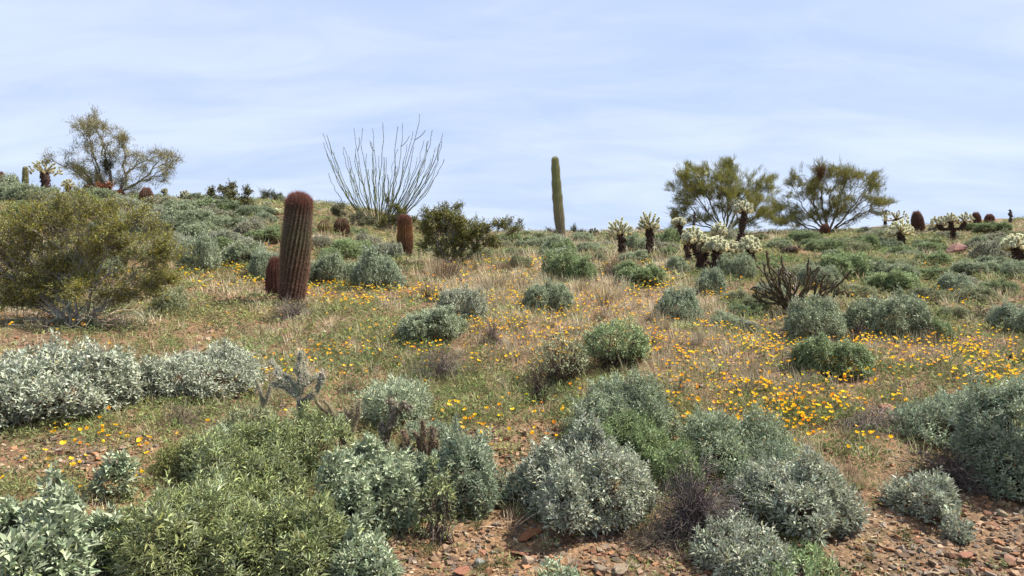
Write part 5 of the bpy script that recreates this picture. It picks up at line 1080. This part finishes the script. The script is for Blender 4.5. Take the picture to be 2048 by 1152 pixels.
def carpet(name, seed, n, dens, templ, colf, y1=36.0, base=1.0, far_grow=.9, label='', amt=.22):
    g, X, Y, Z, u, v = spread(n, seed, y1=y1); k = g.random(n) < dens(u, v, X, Y); X, Y, Z, u, v = X[k], Y[k], Z[k], u[k], v[k]; n = len(X); mb = MB()
    a = g.random(n) * 6.28; s_ = base * (.55 + .8 * g.random(n)) * np.clip(Y / 7.5, 1, 3.2) ** far_grow * (.55 + .45 * sm(Y, 3, 7))
    fr = np.zeros((n, 3, 3)); fr[:, 0, 0] = np.cos(a); fr[:, 1, 0] = np.sin(a); fr[:, 0, 1] = -np.sin(a); fr[:, 1, 1] = np.cos(a); fr[:, 2, 2] = 1
    hz = np.clip(Y / 7.5, 1, 3.2) ** (far_grow * .45) / np.clip(Y / 7.5, 1, 3.2) ** far_grow
    C_ = colf(u, v, X, Y, g, n)
    for i, (tv, tf, tcol) in enumerate(templ):
        q = np.flatnonzero(np.arange(n) % len(templ) == i); kk = len(tv)
        w = np.einsum('nij,kj->nki', fr[q], tv) * s_[q][:, None, None]; w[:, :, 2] *= hz[q][:, None]; w += np.stack([X[q], Y[q], Z[q] - .003], 1)[:, None]
        f = tf[None] + (np.arange(len(q)) * kk)[:, None, None]; mb.add(w.reshape(-1, 3), f.reshape(-1, 3), np.clip((C_[q][:, None] * tcol[None]).reshape(-1, 3), .01, .9))
    o = obj(name, mb.mesh(name, M_grass), kind='stuff'); o['label'] = label; o['category'] = name.replace('_', ' '); return o
nz = lambda X, Y, f, o: sm(vnoise(X * f + o, Y * f), -.22, .28)
carpet('green_herbs', 101, 46000, lambda u, v, X, Y: np.clip((.62 + .85 * ell(u, v, GREENZ) + .3 * (v < 560)) * (.35 + nz(X, Y, .8, 3)) * (1 - .93 * ell(u, v, BARE)) * (1 - .45 * ell(u, v, STRAWZ)), 0, 1), HERB,
       lambda u, v, X, Y, g, n: vary((.290, .320, .125), n, .30, g, .08) * (1 + .35 * (vnoise(X * .7, Y * .7 + 8))[:, None] * np.array([1, .4, .6])), label='low green herbs covering the meadow', base=1.0)
carpet('dry_straw', 102, 26000, lambda u, v, X, Y: np.clip((.20 + .95 * ell(u, v, STRAWZ)) * (.3 + nz(X, Y, .9, 21)) * (1 - .97 * ell(u, v, BARE)), 0, 1), STRW,
       lambda u, v, X, Y, g, n: vary((.68, .57, .38), n, .28, g, .05) * (1 + .5 * (vnoise(X * .9, Y * .9 + 30))[:, None]), label='dry straw among the poppies and herbs', base=1.0)
carpet('leaf_litter', 103, 9000, lambda u, v, X, Y: np.clip(.30 + .3 * nz(X, Y, 1.2, 50), 0, 1), LIT,
       lambda u, v, X, Y, g, n: vary((.24, .16, .095), n, .35, g, .08), label='brown leaf litter and small twigs on the soil', base=1.0)

# poppies
PET_V = np.array([(0, 0, 0), (-.5, .55, -.06), (0, .55, -.16), (.5, .55, -.06), (-.36, 1, .06), (.36, 1, .06), (0, 1.05, .0)], float)
PET_F = np.array([(0, 2, 1), (0, 3, 2), (1, 2, 4), (2, 6, 4), (2, 5, 6), (2, 3, 5)])
PET2_V = np.array([(0, 0, 0), (-.55, .8, 0), (.55, .8, 0), (0, 1.05, .05)], float); PET2_F = np.array([(0, 2, 1), (1, 2, 3)])
def petal_head(op, pv, pf, s=1.0):
    mb = MB(); a = np.arange(4) * math.pi / 2 + .3; el = R(90) - op * (1 + .12 * np.sin(a * 3)); d = np.stack([np.cos(a) * np.sin(op), np.sin(a) * np.sin(op), np.full(4, math.cos(op))], 1)
    fr = frames(d, np.array([[0, 0, 1.0]]) - np.stack([np.cos(a), np.sin(a), np.zeros(4)], 1) * .3); mb.scatter(pv, pf, np.zeros((4, 3)), fr, np.tile(np.array([[.026, .024, .024]]) * s, (4, 1)), np.array([[1, 1, 1], [1, .95, 1], [.97, .98, 1], [1.03, 1.0, 1]])); return mb
HEADS = [petal_head(R(o_), PET_V, PET_F) for o_ in (38, 52, 64, 26)]
HM = [h_.mesh('petals', M_petal) for h_ in HEADS]
STM = []
for i in range(3):
    mb = MB(); g = np.random.default_rng(970 + i); b = np.array([[0, 0, -1], [.05 * g.normal(), .05 * g.normal(), -.5], [0, 0, 0]]) * np.array([1, 1, 1]); mb.tube(b * np.array([.12, .12, .12]), [.0013, .0011, .0009], (.10, .14, .05), 3)
    m_ = 9; mb.scatter(BLADE_V, BLADE_F, np.tile(np.array([[0, 0, -.118]]), (m_, 1)), frames(unit(g.normal(size=(m_, 3)) * np.array([1, 1, .3]) + np.array([0, 0, .9])), rdir(m_, g)), np.tile(np.array([[.003, .055, .05]]), (m_, 1)), vary((.10, .15, .055), m_, .2, g)); STM.append(mb.mesh('stem', M_grass))
g, X, Y, Z, u, v = spread(98000, 111, y1=30)
w = ell(u, v, POPPY); k = g.random(len(X)) < (.008 * (v > 480) * (v < 900) + .38 * w) * (.38 + 1.1 * nz(X, Y, 2.6, 70) ** 1.4) * (1 - .6 * ell(u, v, BARE)); X, Y, Z, u, v = [q[k] for q in (X, Y, Z, u, v)]
FIX = [(1068, 812), (1084, 815), (1112, 800), (1070, 872), (1064, 885), (985, 870), (982, 898), (5, 982), (142, 928), (175, 905), (160, 900), (198, 872), (112, 878), (202, 880), (293, 912), (50, 930), (100, 952), (202, 952), (1376, 846), (1368, 838), (1352, 846), (1590, 900), (1626, 876), (1650, 876), (1728, 888), (1741, 876), (1590, 878), (885, 828), (898, 826), (900, 815), (910, 805), (917, 812), (929, 842), (944, 848), (959, 855), (415, 852), (605, 748), (615, 742), (622, 735), (683, 758), (690, 750), (672, 768), (115, 658), (22, 848), (20, 738), (490, 778), (1155, 765), (1160, 785), (1125, 758), (1140, 785), (1210, 768), (956, 800), (1006, 802)]
FX = [at(a, b + 12) for a, b in FIX]; X = np.concatenate([X, [p.x for p in FX]]); Y = np.concatenate([Y, [p.y for p in FX]]); Z = np.concatenate([Z, [p.z for p in FX]]); u, v = pix(X, Y, Z); n = len(X)
hgt = .055 + .06 * g.random(n); size = (.48 + .42 * g.random(n)) * np.clip(Y / 9, 1, 1.7)
C_ = np.tile(np.array([1.15, .70, .03]), (n, 1)) * (1 + g.normal(size=(n, 1)) * .08); C_[:, 1] *= 1 + g.normal(size=n) * .16; C_ = np.clip(C_, .01, 1.24)
infr = (u > 4) & (u < 2044) & (v < 1146); score = infr / Y * size; top = np.argsort(-score)[:296]; mask = np.zeros(n, bool); mask[top] = True
for j in top:
    root = empty('poppy', (X[j], Y[j], Z[j] + hgt[j] - .01), '', 'flower', 'yellow poppies in the meadow', rz=g.random() * 6.28); root.rotation_euler = (g.normal() * .28, g.normal() * .28, g.random() * 6.28)
    adj = 'golden orange' if C_[j, 1] < .63 else ('yellow' if C_[j, 1] > .76 else 'golden yellow'); o_i = int(g.integers(4)); adj += ' half-closed' if o_i == 3 else (' wide-open' if o_i == 2 else '')
    auto_label(f'{adj} poppy', u[j], v[j], root, 'yellow poppies in the meadow')
    a_ = obj('petals', HM[o_i], root, tuple(C_[j])); a_.scale = (size[j],) * 3; b_ = obj('stem', STM[int(g.integers(3))], root); b_.scale = (1, 1, (hgt[j]) / .12)
r_ = ~mask; mb = MB(); m_ = int(r_.sum()); idx = np.flatnonzero(r_)
for i, op in enumerate((35, 50, 65)):
    hv = petal_head(R(op), PET2_V, PET2_F); tv = np.concatenate(hv.v).astype(float); tf = np.concatenate(hv.f); q = idx[i::3]; k = len(q)
    zt = unit(np.array([0, 0, 1.0]) + g.normal(size=(k, 3)) * .3); fr = frames(unit(np.cross(zt, rdir(k, g))), zt); mb.scatter(tv, tf, np.stack([X[q], Y[q], Z[q] + hgt[q]], 1), fr, np.tile(size[q][:, None], (1, 3)), C_[q])
mb.segs(np.stack([X[idx], Y[idx], Z[idx]], 1), np.stack([X[idx], Y[idx], Z[idx] + hgt[idx]], 1), .0012, .0012, (.10, .14, .05), 3)
o = obj('poppies', mb.mesh('poppies', M_petal), kind='stuff'); o['label'] = 'drifts of small distant yellow poppies across the meadow'; o['category'] = 'flowers'

# ------------------------------------------------------------------ labels shared by look-alikes: say how many share the spot
for l, os_ in _used.items():
    if len(os_) > 1:
        if len(os_) <= 4:
            os_.sort(key=lambda o_: pix(*o_.location)[0]); names = {2: ('left', 'right'), 3: ('left', 'middle', 'right'), 4: ('leftmost', 'second', 'third', 'rightmost')}[len(os_)]
            for nm, o_ in zip(names, os_): o_['label'] = nm + ' ' + l
        else:
            for o_ in os_: o_['group'] = o_['group'] + ' ' + ' '.join(l.split(' ')[-8:])
bpy.context.view_layer.update()
